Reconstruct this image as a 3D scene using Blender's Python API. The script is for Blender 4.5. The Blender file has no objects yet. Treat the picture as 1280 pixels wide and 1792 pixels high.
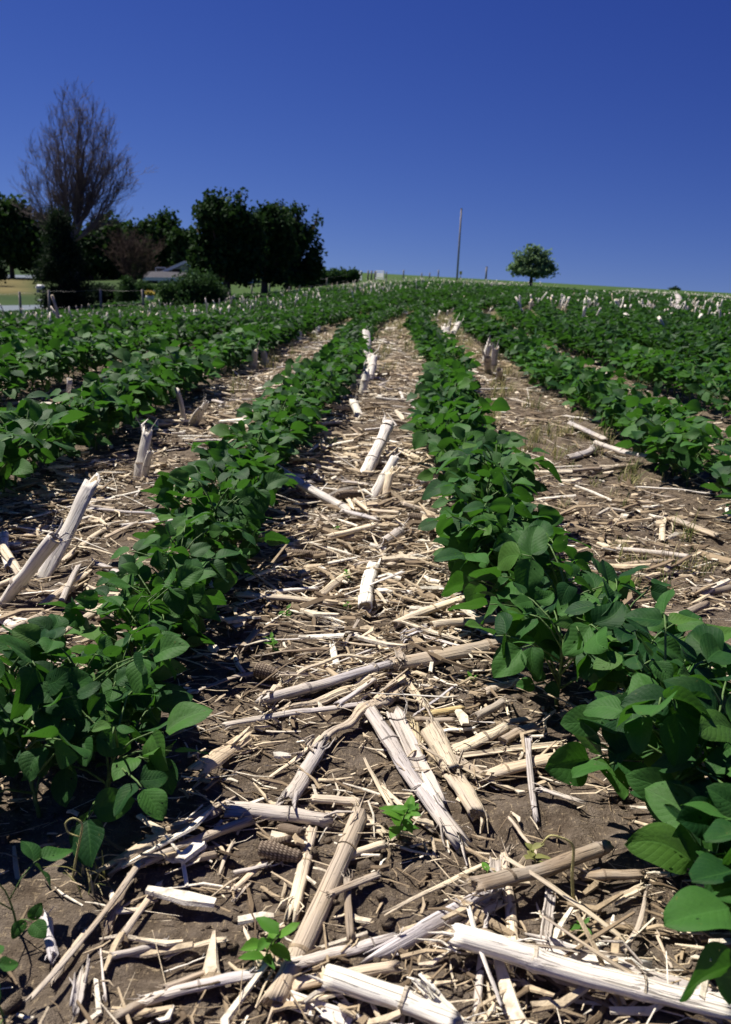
import bpy, math, random
import numpy as np
from mathutils import Matrix, Vector

random.seed(11)
rng = np.random.default_rng(11)
PI = math.pi
sc = bpy.context.scene
COL = sc.collection

# ------------------------------------------------------------------ camera
F = 1394.0                                   # 28 mm lens, photograph pixels (1280 x 1792)
H = 0.62
PITCH = math.atan(416 / F); ROLL = math.radians(2.5)
fw = np.array([0, math.cos(PITCH), -math.sin(PITCH)])
u0 = np.array([0, math.sin(PITCH), math.cos(PITCH)])
r0 = np.array([1.0, 0, 0])
RT = math.cos(ROLL) * r0 + math.sin(ROLL) * u0
UP = -math.sin(ROLL) * r0 + math.cos(ROLL) * u0
EYE = np.array([0, 0, H])

cam = bpy.data.cameras.new('camera'); camo = bpy.data.objects.new('camera', cam); COL.objects.link(camo)
cam.sensor_width = 36; cam.lens = 28; cam.clip_start = 0.05; cam.clip_end = 3000
camo.matrix_world = Matrix(((RT[0], UP[0], -fw[0], 0), (RT[1], UP[1], -fw[1], 0), (RT[2], UP[2], -fw[2], H), (0, 0, 0, 1)))
cam.dof.use_dof = True; cam.dof.focus_distance = 1.25; cam.dof.aperture_fstop = 9.0
sc.camera = camo

def sm(a, b, x):
    t = np.clip((np.asarray(x, float) - a) / (b - a), 0, 1)
    return t * t * (3 - 2 * t)

def terr(X, Y):
    """height of the land: level near by, a crest 110 m out, lawn and farmyard lower on the house side"""
    X = np.asarray(X, float); Y = np.asarray(Y, float)
    s = sm(2, 18, Y)
    base = .2 * sm(12, 60, Y) + .6 * sm(50, 110, Y) - 1.2 * sm(115, 240, Y)
    d = .5 + .04 * Y - X
    drop = .14 * (np.sqrt(d * d + 4) + d) / 2 * s
    drop = 2.6 * np.tanh(drop / 2.6)
    drop = np.maximum(0, drop - .06 * s) * (1 - sm(75, 118, Y) * sm(-40, -12, X)) * (1 - sm(140, 270, Y))
    return base - drop - .012 * np.maximum(X, 0) * s

def ray(px, py):
    d = fw + (px - 640) / F * RT - (py - 896) / F * UP
    return d
def G(px, py, lift=0.0):
    """where the line of sight of a photo pixel meets the land (raised by lift)"""
    d = ray(px, py); t = .3
    for i in range(4000):
        p = EYE + d * t
        if p[2] <= float(terr(p[0], p[1])) + lift: break
        t *= 1.004
    lo, hi = t / 1.004, t
    for i in range(18):
        m = (lo + hi) / 2; p = EYE + d * m
        if p[2] <= float(terr(p[0], p[1])) + lift: hi = m
        else: lo = m
    return EYE + d * hi
def AT(px, py, Y):
    d = ray(px, py); return EYE + d * (Y / d[1])
def depth(P): return float((np.asarray(P) - EYE) @ fw)
def proj(P):
    v = np.asarray(P, float) - EYE; z = v @ fw
    return 640 + F * (v @ RT) / z, 896 - F * (v @ UP) / z, z

# ------------------------------------------------------------------ noise
def vnoise(X, Y, seed=0):
    X = np.asarray(X, float); Y = np.asarray(Y, float)
    xi = np.floor(X).astype(np.int64); yi = np.floor(Y).astype(np.int64)
    fx = X - xi; fy = Y - yi; fx = fx * fx * (3 - 2 * fx); fy = fy * fy * (3 - 2 * fy)
    def h(a, b):
        n = (a * 374761393 + b * 668265263 + seed * 974634777) & 0x7fffffff
        n = ((n ^ (n >> 13)) * 1274126177) & 0x7fffffff
        return ((n ^ (n >> 16)) & 0xffff) / 65535.0
    a = h(xi, yi); b = h(xi + 1, yi); c = h(xi, yi + 1); e = h(xi + 1, yi + 1)
    return (a * (1 - fx) + b * fx) * (1 - fy) + (c * (1 - fx) + e * fx) * fy
def fbm(X, Y, o=4, seed=0):
    s = 0; a = .5
    for i in range(o): s = s + a * vnoise(X * 2 ** i, Y * 2 ** i, seed + i); a *= .5
    return s

# ------------------------------------------------------------------ mesh helpers
def new_mesh(name, V, Fc, mats, uv=None, smooth=True, mi=None, attrs=None):
    me = bpy.data.meshes.new(name)
    V = np.asarray(V, np.float32)
    if isinstance(Fc, np.ndarray):
        n, k = Fc.shape
        me.vertices.add(len(V)); me.vertices.foreach_set('co', V.ravel())
        me.loops.add(n * k); me.polygons.add(n)
        me.loops.foreach_set('vertex_index', Fc.astype(np.int32).ravel())
        me.polygons.foreach_set('loop_start', np.arange(0, n * k, k, dtype=np.int32))
        me.update(calc_edges=True)
    else:
        me.from_pydata([tuple(v) for v in V.tolist()], [], Fc)
        me.update()
    for m in (mats if isinstance(mats, (list, tuple)) else [mats]): me.materials.append(m)
    if smooth: me.polygons.foreach_set('use_smooth', np.ones(len(me.polygons), bool))
    if mi is not None: me.polygons.foreach_set('material_index', np.asarray(mi, np.int32))
    if uv is not None:
        lay = me.uv_layers.new(name='UVMap')
        idx = np.empty(len(me.loops), np.int32); me.loops.foreach_get('vertex_index', idx)
        lay.data.foreach_set('uv', np.asarray(uv, np.float32)[idx].ravel())
    for k, a in (attrs or {}).items():
        at = me.attributes.new(k, 'FLOAT', 'POINT'); at.data.foreach_set('value', np.asarray(a, np.float32))
    return me

def link(name, me, parent=None, M=None):
    o = bpy.data.objects.new(name, me); COL.objects.link(o)
    if parent is not None: o.parent = parent
    if M is not None: o.matrix_local = M
    return o
def empty(name, loc=(0, 0, 0), rz=0, s=1.0):
    o = bpy.data.objects.new(name, None); COL.objects.link(o); o.empty_display_size = .05
    o.location = loc; o.rotation_euler = (0, 0, rz); o.scale = (s, s, s)
    return o
def tag(o, label=None, cat=None, group=None, kind=None):
    if label: o['label'] = label
    if cat: o['category'] = cat
    if group: o['group'] = group
    if kind: o['kind'] = kind
    return o
def copy_tree(o, parent=None):
    c = o.copy(); COL.objects.link(c)
    if parent is not None: c.parent = parent
    for ch in o.children: copy_tree(ch, c)
    return c

class MB:
    """collects pieces of ONE part"""
    def __init__(s): s.V = []; s.F = []; s.n = 0; s.A = []; s.MI = []
    def add(s, V, Fc, a=0.0, mi=0):
        V = np.asarray(V, float); s.V.append(V); s.A.append(np.full(len(V), a))
        for f in Fc: s.F.append(tuple(int(i) + s.n for i in f)); s.MI.append(mi)
        s.n += len(V)
    def box(s, c, d, R=None, **k):
        x, y, z = np.asarray(d) / 2
        V = np.array([[i * x, j * y, l * z] for i in (-1, 1) for j in (-1, 1) for l in (-1, 1)])
        if R is not None: V = V @ R.T
        s.add(V + np.asarray(c), [(0, 1, 3, 2), (4, 6, 7, 5), (0, 4, 5, 1), (2, 3, 7, 6), (0, 2, 6, 4), (1, 5, 7, 3)], **k)
    def tube(s, P, R, n=6, cap=True, **k):
        P = np.asarray(P, float); R = np.broadcast_to(np.asarray(R, float), (len(P),))
        T = np.gradient(P, axis=0); T /= np.linalg.norm(T, axis=1)[:, None] + 1e-12
        a = np.array([0, 0, 1.0]) if abs(T[0][2]) < .9 else np.array([1.0, 0, 0])
        V = []
        for i in range(len(P)):
            a = a - (a @ T[i]) * T[i]; a /= np.linalg.norm(a); b = np.cross(T[i], a)
            for j in range(n):
                t = 2 * PI * j / n; V.append(P[i] + R[i] * (math.cos(t) * a + math.sin(t) * b))
        Fc = [(i * n + j, i * n + (j + 1) % n, (i + 1) * n + (j + 1) % n, (i + 1) * n + j) for i in range(len(P) - 1) for j in range(n)]
        if cap: Fc += [tuple(range(n))[::-1], tuple((len(P) - 1) * n + j for j in range(n))]
        s.add(V, Fc, **k)
    def mesh(s, name, mats, smooth=True):
        return new_mesh(name, np.concatenate(s.V), s.F, mats, smooth=smooth, mi=s.MI if isinstance(mats, (list, tuple)) else None, attrs={'rnd': np.concatenate(s.A)})

# ------------------------------------------------------------------ materials
class NT:
    def __init__(s, name):
        s.m = bpy.data.materials.new(name); s.m.use_nodes = True
        s.t = s.m.node_tree; s.t.nodes.clear(); s.out = s.n('ShaderNodeOutputMaterial')
    def n(s, ty, **k):
        nd = s.t.nodes.new(ty)
        for a, v in k.items(): setattr(nd, a, v)
        return nd
    def set(s, sock, v):
        if isinstance(v, bpy.types.NodeSocket): s.t.links.new(v, sock)
        elif isinstance(v, (tuple, list)) and sock.type == 'RGBA' and len(v) == 3: sock.default_value = (*v, 1)
        else: sock.default_value = v
    def math(s, op, a, b=0.0, c=None, clamp=False):
        nd = s.n('ShaderNodeMath', operation=op, use_clamp=clamp); s.set(nd.inputs[0], a); s.set(nd.inputs[1], b)
        if c is not None: s.set(nd.inputs[2], c)
        return nd.outputs[0]
    def mix(s, f, a, b, blend='MIX'):
        nd = s.n('ShaderNodeMix', data_type='RGBA', blend_type=blend)
        s.set(nd.inputs[0], f); s.set(nd.inputs[6], a); s.set(nd.inputs[7], b); return nd.outputs[2]
    def noise(s, vec, scale, detail=3, rough=.55, d4=None):
        nd = s.n('ShaderNodeTexNoise'); nd.inputs['Scale'].default_value = scale
        nd.inputs['Detail'].default_value = detail; nd.inputs['Roughness'].default_value = rough
        if d4 is not None: nd.noise_dimensions = '4D'; s.set(nd.inputs['W'], d4)
        if vec is not None: s.set(nd.inputs['Vector'], vec)
        return nd.outputs[0]
    def ramp(s, f, *stops):
        nd = s.n('ShaderNodeValToRGB'); el = nd.color_ramp.elements
        while len(el) < len(stops): el.new(.5)
        for e, (p, c) in zip(el, stops): e.position = p; e.color = (*c, 1) if len(c) == 3 else c
        s.set(nd.inputs[0], f); return nd.outputs[0]
    def step(s, f, a, b):
        nd = s.n('ShaderNodeMapRange', interpolation_type='SMOOTHSTEP'); s.set(nd.inputs[0], f)
        nd.inputs[1].default_value = a; nd.inputs[2].default_value = b; return nd.outputs[0]
    def scale(s, vec, v):
        nd = s.n('ShaderNodeMapping'); s.set(nd.inputs[0], vec); nd.inputs['Scale'].default_value = v; return nd.outputs[0]
    def bump(s, h, dist, strength=1.0):
        nd = s.n('ShaderNodeBump'); s.set(nd.inputs['Height'], h); nd.inputs['Distance'].default_value = dist
        nd.inputs['Strength'].default_value = strength; return nd.outputs[0]
    def bsdf(s, col, rough=.7, spec=.3, normal=None):
        nd = s.n('ShaderNodeBsdfPrincipled'); s.set(nd.inputs['Base Color'], col); s.set(nd.inputs['Roughness'], rough)
        s.set(nd.inputs['Specular IOR Level'], spec)
        if normal is not None: s.set(nd.inputs['Normal'], normal)
        return nd.outputs[0]
    def done(s, sh): s.t.links.new(sh, s.out.inputs[0]); return s.m

def coords(t, which='Object'): return t.n('ShaderNodeTexCoord').outputs[which]
def oinfo(t): return t.n('ShaderNodeObjectInfo').outputs['Random']
def attr(t, nm): return t.n('ShaderNodeAttribute', attribute_name=nm).outputs['Fac']

def mat_plain(name, col, var=.25, scale=6, rough=.75, spec=.25):
    t = NT(name); c = coords(t); n = t.noise(c, scale, 4)
    lo = tuple(x * (1 - var) for x in col); hi = tuple(min(.9, x * (1 + var)) for x in col)
    return t.done(t.bsdf(t.ramp(n, (.3, lo), (.7, hi)), rough, spec, t.bump(n, .01, .4)))

def mat_straw(name, c1, c2, c3, dirt=.35):
    """dry corn rind: fibres along local X, blotches of weathering, specks of mould"""
    t = NT(name); c = coords(t); rnd = oinfo(t)
    w = t.math('MULTIPLY', rnd, 37.0)
    fib = t.noise(t.scale(c, (5, 260, 260)), 1, 3, .6, w)
    fine = t.noise(t.scale(c, (14, 900, 900)), 1, 2, .6, w)
    blot = t.noise(t.scale(c, (14, 45, 45)), 1, 4, .6, w)
    long_ = t.noise(t.scale(c, (5, 5, 5)), 1, 2, .5, w)
    base = t.mix(t.step(fib, .33, .66), c1, c2)
    base = t.mix(t.math('MULTIPLY', t.step(t.math('ADD', long_, t.math('MULTIPLY', blot, .45)), .58, .86), .85), base, c3)
    speck = t.noise(t.scale(c, (160, 260, 260)), 1, 3, .7, w)
    spm = t.math('MULTIPLY', t.step(speck, .60, .72), t.step(blot, .38, .62))
    base = t.mix(t.math('MULTIPLY', spm, dirt), base, (.055, .045, .04))
    base = t.mix(t.math('MULTIPLY', t.step(fine, .5, .75), .28), base, (.14, .10, .065))
    crack = t.noise(t.scale(c, (4, 520, 520)), 1, 2, .5, w)
    base = t.mix(t.math('MULTIPLY', t.step(crack, .60, .66), .55), base, (.10, .075, .05))
    base = t.mix(t.math('MULTIPLY', t.step(blot, .52, .68), .28), base, (.38, .34, .31))
    rs = t.math('MULTIPLY_ADD', rnd, .34, .84)
    v = t.n('ShaderNodeVectorMath', operation='SCALE'); t.set(v.inputs[0], base); t.set(v.inputs['Scale'], rs)
    h = t.math('ADD', t.math('MULTIPLY', fib, .8), t.math('MULTIPLY', fine, .5))
    return t.done(t.bsdf(v.outputs[0], t.math('MULTIPLY_ADD', blot, .3, .42), .32, t.bump(t.math('SUBTRACT', h, t.math('MULTIPLY', t.step(crack, .58, .66), .6)), .0016, 1.0)))

ST = {
 'white':  mat_straw('straw_white', (.86, .82, .73), (.77, .70, .57), (.66, .60, .55), .35),
 'cream':  mat_straw('straw_cream', (.80, .69, .50), (.68, .55, .37), (.55, .45, .34), .45),
 'tan':    mat_straw('straw_tan', (.66, .53, .37), (.52, .40, .27), (.45, .38, .31), .45),
 'grey':   mat_straw('straw_grey', (.54, .50, .50), (.42, .38, .37), (.60, .52, .43), .5),
 'brown':  mat_straw('straw_brown', (.36, .27, .18), (.25, .18, .12), (.42, .36, .29), .6),
 'yellow': mat_straw('straw_yellow', (.72, .55, .25), (.58, .42, .18), (.60, .52, .38), .3),
}
NODE = {k: mat_straw('joint_' + k, *c, .8) for k, c in {
 'white': ((.66, .58, .46), (.52, .43, .32), (.38, .31, .25)), 'cream': ((.54, .43, .28), (.44, .34, .22), (.3, .23, .16)),
 'tan': ((.40, .30, .19), (.30, .22, .14), (.22, .17, .13)), 'grey': ((.38, .33, .30), (.28, .24, .21), (.22, .19, .17)),
 'brown': ((.22, .16, .11), (.16, .12, .08), (.14, .11, .09)), 'yellow': ((.52, .40, .22), (.4, .3, .17), (.3, .23, .16))}.items()}
def mat_pith():
    t = NT('stalk_pith'); n = t.noise(coords(t), 700, 3)
    return t.done(t.bsdf(t.ramp(n, (.3, (.16, .11, .07)), (.55, (.5, .4, .26)), (.75, (.74, .66, .5))), .95, .05, t.bump(n, .002, 1)))
PITH = mat_pith()

def mat_litter():
    t = NT('straw_litter'); a = attr(t, 'rnd'); c = coords(t)
    n = t.noise(c, 90, 3); f = t.noise(c, 600, 2)
    col = t.ramp(a, (0, (.08, .055, .034)), (.25, (.22, .16, .10)), (.5, (.44, .34, .22)), (.75, (.66, .55, .39)), (1, (.84, .78, .66)))
    col = t.mix(t.math('MULTIPLY', t.step(n, .45, .7), .5), col, (.15, .11, .075))
    return t.done(t.bsdf(col, .72, .2, t.bump(f, .0012, .7)))
LITTER = mat_litter()

def mat_cob():
    t = NT('cob_socket'); c = coords(t); a = attr(t, 'rnd'); n = t.noise(c, 260, 3)
    col = t.ramp(a, (0, (.05, .036, .028)), (.45, (.20, .15, .11)), (1, (.50, .42, .32)))
    col = t.mix(t.math('MULTIPLY', t.step(n, .45, .65), .5), col, (.16, .12, .09))
    return t.done(t.bsdf(col, .85, .1, t.bump(n, .001, .6)))
COB = mat_cob()

def mat_leaf(name, dark, mid, back, trans, use_uv=True, tw=.3, rough=.58, hair=True, spec=.15):
    t = NT(name); c = coords(t); rnd = t.math('FRACT', t.math('ADD', oinfo(t), attr(t, 'rnd')))
    w4 = t.math('MULTIPLY', rnd, 53.0); vc = coords(t, 'UV') if use_uv else c; S = (lambda a, b: a) if use_uv else (lambda a, b: b)
    n = t.noise(vc, S(2.2, 38), 3, .55, w4); col = t.mix(t.step(t.math('ADD', t.math('MULTIPLY', rnd, .7), t.math('MULTIPLY', n, .4)), .15, .95), dark, mid)
    if use_uv:
        young = t.step(rnd, .80, .97); col = t.mix(t.math('MULTIPLY', young, .55), col, (.075, .15, .022))
        blot = t.noise(vc, 1.3, 4, .6, t.math('ADD', w4, 9.0)); col = t.mix(t.math('MULTIPLY', t.step(blot, .52, .70), .5), col, (.05, .105, .028))
    nrm = None
    if use_uv:
        uv = coords(t, 'UV'); sp = t.n('ShaderNodeSeparateXYZ'); t.set(sp.inputs[0], uv)
        w = t.math('MULTIPLY', t.math('ABSOLUTE', t.math('SUBTRACT', sp.outputs[0], .5)), 2.0)
        ph = t.math('SUBTRACT', t.math('MULTIPLY', sp.outputs[1], 8.0), t.math('MULTIPLY', w, 2.6))
        tri = t.math('ABSOLUTE', t.math('SUBTRACT', t.math('FRACT', ph), .5))
        side = t.math('SUBTRACT', 1.0, t.step(tri, .015, .085))
        midr = t.math('SUBTRACT', 1.0, t.step(w, .02, .075))
        vein = t.math('MAXIMUM', t.math('MULTIPLY', side, .55), midr)
        col = t.mix(t.math('MULTIPLY', vein, .15), col, tuple(min(.6, x * 1.7 + .02) for x in mid))
        hgt = t.math('SUBTRACT', t.math('MULTIPLY', tri, .7), t.math('MULTIPLY', vein, .45))
        wr = t.noise(vc, 11, 4, .6, w4)
        nrm = t.bump(t.math('ADD', hgt, t.math('MULTIPLY', wr, 1.6)), .0006, .6)
    spot = t.noise(vc, S(7, 120), 2, .5, t.math('ADD', w4, 4.0))
    col = t.mix(t.math('MULTIPLY', t.step(spot, .70, .76), .5), col, (.16, .14, .04))
    g = t.n('ShaderNodeNewGeometry')
    col = t.mix(g.outputs['Backfacing'], col, back)
    b = t.bsdf(col, rough, spec, nrm)
    if hair:
        for nd in t.t.nodes:
            if nd.type == 'BSDF_PRINCIPLED':
                nd.inputs['Sheen Weight'].default_value = .03; nd.inputs['Sheen Roughness'].default_value = .35
                nd.inputs['Sheen Tint'].default_value = (.7, .85, .8, 1)
    tr = t.n('ShaderNodeBsdfTranslucent'); t.set(tr.inputs[0], trans)
    if nrm is not None: t.set(tr.inputs[1], nrm)
    mx = t.n('ShaderNodeMixShader'); mx.inputs[0].default_value = tw
    t.t.links.new(b, mx.inputs[1]); t.t.links.new(tr.outputs[0], mx.inputs[2])
    if not use_uv: return t.done(mx.outputs[0])
    hole = t.math('MULTIPLY', t.step(t.noise(vc, 6, 1, .5, t.math('ADD', w4, 17.0)), .715, .73), t.step(n, .38, .42))     # insect holes
    tp = t.n('ShaderNodeBsdfTransparent'); mh = t.n('ShaderNodeMixShader'); t.set(mh.inputs[0], hole)
    t.t.links.new(mx.outputs[0], mh.inputs[1]); t.t.links.new(tp.outputs[0], mh.inputs[2])
    return t.done(mh.outputs[0])

BEAN = mat_leaf('bean_leaf', (.009, .043, .013), (.052, .148, .027), (.04, .10, .04), (.075, .235, .018), tw=.27)
BEANFAR = mat_leaf('bean_leaf_far', (.007, .034, .009), (.028, .088, .017), (.032, .08, .034), (.07, .21, .02), use_uv=False, tw=.24)
STEM = mat_plain('bean_stem', (.10, .17, .05), .3, 60, .6)
WEED = mat_leaf('weed_leaf', (.05, .15, .02), (.10, .24, .03), (.10, .2, .06), (.2, .45, .05), use_uv=False, tw=.3)
WILT = mat_leaf('wilted_leaf', (.16, .17, .05), (.24, .24, .09), (.2, .2, .1), (.3, .3, .08), use_uv=False, tw=.25)
WSTEM = mat_plain('weed_stem', (.22, .26, .09), .3, 60, .6)
YSTEM = mat_plain('wilted_stem', (.42, .38, .16), .3, 60, .6)
def mat_grass():
    t = NT('grass_blade'); a = t.math('FRACT', t.math('ADD', attr(t, 'rnd'), t.math('MULTIPLY', oinfo(t), .6)))
    col = t.ramp(a, (0, (.07, .12, .03)), (.4, (.17, .2, .06)), (.7, (.40, .35, .14)), (1, (.55, .47, .28)))
    b = t.bsdf(col, .6, .25); tr = t.n('ShaderNodeBsdfTranslucent'); t.set(tr.inputs[0], col)
    mx = t.n('ShaderNodeMixShader'); mx.inputs[0].default_value = .3
    t.t.links.new(b, mx.inputs[1]); t.t.links.new(tr.outputs[0], mx.inputs[2]); return t.done(mx.outputs[0])
GRASS = mat_grass()
BARK = mat_plain('bark', (.10, .078, .06), .4, 12, .9, .1)
BARKD = mat_plain('dead_bark', (.145, .125, .12), .3, 9, .9, .1)
def mat_tree(name, dark, mid, tr, tw=.16): return mat_leaf(name, dark, mid, tuple(x * 1.1 for x in mid), tr, use_uv=False, tw=tw, rough=.75, hair=False, spec=.08)
MAPLE = mat_tree('maple_leaf', (.010, .030, .010), (.026, .06, .018), (.04, .09, .02))
WOODL = mat_tree('woodland_leaf', (.012, .034, .011), (.026, .06, .018), (.05, .11, .02))
SPRUCE = mat_tree('spruce_needle', (.008, .018, .010), (.016, .032, .015), (.02, .04, .015))
SHRUB = mat_tree('shrub_leaf', (.018, .05, .016), (.036, .085, .026), (.06, .13, .03))
LIGHTG = mat_tree('light_shrub_leaf', (.03, .085, .022), (.055, .13, .035), (.08, .18, .04))
LONE = mat_tree('lone_leaf', (.06, .115, .062), (.12, .19, .105), (.22, .34, .14), .38)
WOODPOST = mat_plain('post_wood', (.30, .27, .24), .3, 14, .9, .1)
POLEWOOD = mat_plain('pole_wood', (.33, .29, .26), .25, 5, .9, .1)
WIRE = mat_plain('wire', (.35, .34, .33), .1, 5, .5, .4)
WHITEP = mat_plain('white_paint', (.78, .79, .80), .06, 3, .5)
WALLP = mat_plain('pale_siding', (.62, .66, .68), .08, 3, .7)
ROOFM = mat_plain('roof_shingle', (.075, .073, .085), .2, 5, .9, .1)
GLASS = mat_plain('window_glass', (.03, .035, .045), .2, 3, .1, .5)
ASPH = mat_plain('asphalt', (.11, .135, .165), .12, 2, .85, .2)
GREYP = mat_plain('grey_paint', (.36, .37, .40), .12, 3, .6)
RUBBER = mat_plain('rubber', (.03, .03, .032), .2, 8, .8)
YELP = mat_plain('yellow_petal', (.75, .55, .05), .2, 8, .6)

def mat_ground():
    t = NT('ground_soil'); c = coords(t)
    big = t.noise(c, 5, 5, .6); mid = t.noise(c, 42, 5, .65); fine = t.noise(c, 260, 4, .7); grit = t.noise(c, 900, 2, .6)
    soil = t.ramp(mid, (.28, (.07, .051, .036)), (.5, (.13, .10, .074)), (.72, (.205, .165, .13)))
    soil = t.mix(t.math('MULTIPLY', t.step(big, .5, .68), .55), soil, (.215, .178, .144))
    soil = t.mix(t.math('MULTIPLY', t.step(fine, .55, .72), .45), soil, (.08, .06, .042))
    chaff = t.noise(t.scale(c, (70, 320, 1)), 1, 3, .6); chaff2 = t.noise(t.scale(c, (330, 85, 1)), 1, 3, .6)
    cm = t.math('MULTIPLY', t.step(t.math('MAXIMUM', chaff, chaff2), .60, .68), .75)
    soil = t.mix(cm, soil, (.40, .31, .20))
    far = t.mix(t.step(t.noise(c, 1.4, 4), .38, .62), (.06, .09, .026), (.19, .15, .09))
    soil = t.mix(t.math('MULTIPLY', attr(t, 'far'), .6), soil, far)
    ln = t.noise(c, .16, 5, .65); lf = t.noise(c, 2.2, 4, .7)
    lawn = t.mix(t.step(ln, .35, .66), (.022, .046, .013), (.038, .066, .019))
    lawn = t.mix(t.math('MULTIPLY', t.step(lf, .45, .7), .5), lawn, (.046, .07, .024))
    crest = t.mix(t.step(t.noise(t.scale(c, (.05, .4, 1)), 1, 5, .65), .35, .65), (.034, .07, .018), (.062, .105, .028))
    tan = t.mix(t.step(t.noise(c, .3, 4), .35, .65), (.10, .085, .034), (.145, .12, .05))
    col = t.mix(attr(t, 'lawn'), soil, lawn); col = t.mix(attr(t, 'crest'), col, crest); col = t.mix(attr(t, 'tan'), col, tan)
    h = t.math('ADD', t.math('ADD', t.math('MULTIPLY', mid, 1.2), t.math('MULTIPLY', fine, .55)), t.math('MULTIPLY', grit, .2))
    return t.done(t.bsdf(col, .95, .08, t.bump(h, .012, .8)))
GROUND = mat_ground()

# ------------------------------------------------------------------ where the field ends
EA, EB = np.array([-14.5, 37.0]), np.array([4.0, 100.0])
def outside(X, Y):
    """metres beyond the field edge on the house side (positive = lawn)"""
    d = EB - EA; n = np.array([-d[1], d[0]]) / np.linalg.norm(d)
    e = (np.asarray(X) - EA[0]) * n[0] + (np.asarray(Y) - EA[1]) * n[1]
    return np.minimum(e, np.asarray(Y) - 34.5 + 0 * e)
def bend(Y):
    Y = np.asarray(Y, float); q = np.maximum(0, Y - 9)
    return .015 * Y + np.where(q < 14, .0125 * q * q, .0125 * 196 + (q - 14) * .35)
ROWS = .69
def rowx(k, Y): return bend(Y) + .36 + ROWS * k - np.where(np.asarray(k) == 0, .10 * sm(.85, 1.3, Y) * (1 - sm(3, 5, Y)) - .03 * sm(4, 6, Y), 0) + np.where(np.asarray(k) == -1, .02 * sm(1.4, 2, Y) + .07 * sm(3, 5.5, Y), 0)           # k = 0 first row on the lone-tree side, -1 first on the house side
FIELD_END = 49.0

# ------------------------------------------------------------------ ground sheet
def axis(lo, hi, step, far_lo, far_hi, g):
    a = list(np.arange(lo, hi, step)); s = step; x = a[-1]
    while x < far_hi: s *= g; x += s; a.append(x)
    s = step; x = a[0]; pre = []
    while x > far_lo: s *= g; x -= s; pre.append(x)
    return np.array(pre[::-1] + a)
gx = axis(-1.45, 1.5, .0125, -420, 420, 1.055); gy = axis(.32, 3.2, .0125, -25, 640, 1.032)
XX, YY = np.meshgrid(gx, gy)
def soil_rough(X, Y):
    fade = 1 - sm(4, 14, Y) * .75
    n = (fbm(X * 9, Y * 9, 3, 3) - .45) * .026 + (fbm(X * 34, Y * 34, 3, 9) - .45) * .022
    clod = np.maximum(0, vnoise(X * 26, Y * 26, 21) - .55) * .016 * sm(.35, .6, fbm(X * 3, Y * 3, 2, 31))
    out = sm(-1, 1, outside(X, Y))
    return (n + clod) * fade * (1 - out)
ZZ = terr(XX, YY) + soil_rough(XX, YY)
def gz(x, y): return float(terr(x, y) + soil_rough(np.asarray(x), np.asarray(y)))
nx, ny = len(gx), len(gy)
idx = np.arange(nx * ny).reshape(ny, nx)
quads = np.stack([idx[:-1, :-1], idx[:-1, 1:], idx[1:, 1:], idx[1:, :-1]], -1).reshape(-1, 4)
out = outside(XX, YY)
a_lawn = sm(-.6, .8, out)
a_crest = sm(FIELD_END, FIELD_END + 4, YY + (fbm(XX * .2, YY * .2, 2, 5) - .5) * 6) * sm(-25, -5, XX)
a_tan = sm(60, 70, YY) * (1 - sm(112, 120, YY)) * (1 - sm(-.43, -.405, XX / np.maximum(YY, 1)))
a_far = sm(3, 13, YY)
gme = new_mesh('ground', np.stack([XX, YY, ZZ], -1).reshape(-1, 3), quads, GROUND,
               attrs={'lawn': a_lawn.ravel(), 'crest': a_crest.ravel(), 'tan': a_tan.ravel(), 'far': a_far.ravel()})
tag(link('ground', gme), kind='structure')

def sheet(name, corners, lift, mat):
    """a patch of paving laid on the land between four corners"""
    c = [np.asarray(p[:2], float) for p in corners]; n = 24
    V = []
    for i in range(n + 1):
        for j in range(n + 1):
            a, b = i / n, j / n
            p = (c[0] * (1 - a) + c[1] * a) * (1 - b) + (c[3] * (1 - a) + c[2] * a) * b
            V.append((p[0], p[1], float(terr(p[0], p[1])) + lift))
    q = [(i * (n + 1) + j, (i + 1) * (n + 1) + j, (i + 1) * (n + 1) + j + 1, i * (n + 1) + j + 1) for i in range(n) for j in range(n)]
    return tag(link(name, new_mesh(name, V, q, mat)), kind='structure')
sheet('driveway', [G(-260, 549), G(76, 548.5), G(76, 535), G(-260, 536)], .05, ASPH)
sheet('road', [G(-300, 488), G(100, 488), G(100, 483), G(-300, 483)], .06, ASPH)

# ------------------------------------------------------------------ sun and sky
SUN_EL, SUN_AZ = math.radians(56), math.radians(-50)       # azimuth from +Y, negative = towards the house side
sd = np.array([math.sin(SUN_AZ) * math.cos(SUN_EL), math.cos(SUN_AZ) * math.cos(SUN_EL), math.sin(SUN_EL)])
L = bpy.data.lights.new('sun', 'SUN'); L.energy = 5.0; L.angle = math.radians(.53); L.color = (1, .945, .85)
lo = bpy.data.objects.new('sun', L); COL.objects.link(lo)
lo.rotation_euler = Vector(-sd).to_track_quat('-Z', 'Y').to_euler()
w = bpy.data.worlds.new('World'); sc.world = w; w.use_nodes = True
nt = w.node_tree; bg = nt.nodes['Background']
sky = nt.nodes.new('ShaderNodeTexSky'); sky.sky_type = 'NISHITA'; sky.sun_disc = False
sky.sun_elevation = SUN_EL; sky.sun_rotation = SUN_AZ; sky.altitude = 900; sky.air_density = 1.0; sky.dust_density = .0; sky.ozone_density = 4.0
mulc = nt.nodes.new('ShaderNodeMix'); mulc.data_type = 'RGBA'; mulc.blend_type = 'MULTIPLY'; mulc.inputs[0].default_value = 1
mulc.inputs[7].default_value = (.60, .76, 1.06, 1)
tc = nt.nodes.new('ShaderNodeTexCoord'); mp = nt.nodes.new('ShaderNodeMapping'); mp.inputs['Location'].default_value = (0, 0, .10)
nt.links.new(tc.outputs['Generated'], mp.inputs[0]); nt.links.new(mp.outputs[0], sky.inputs[0])
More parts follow.
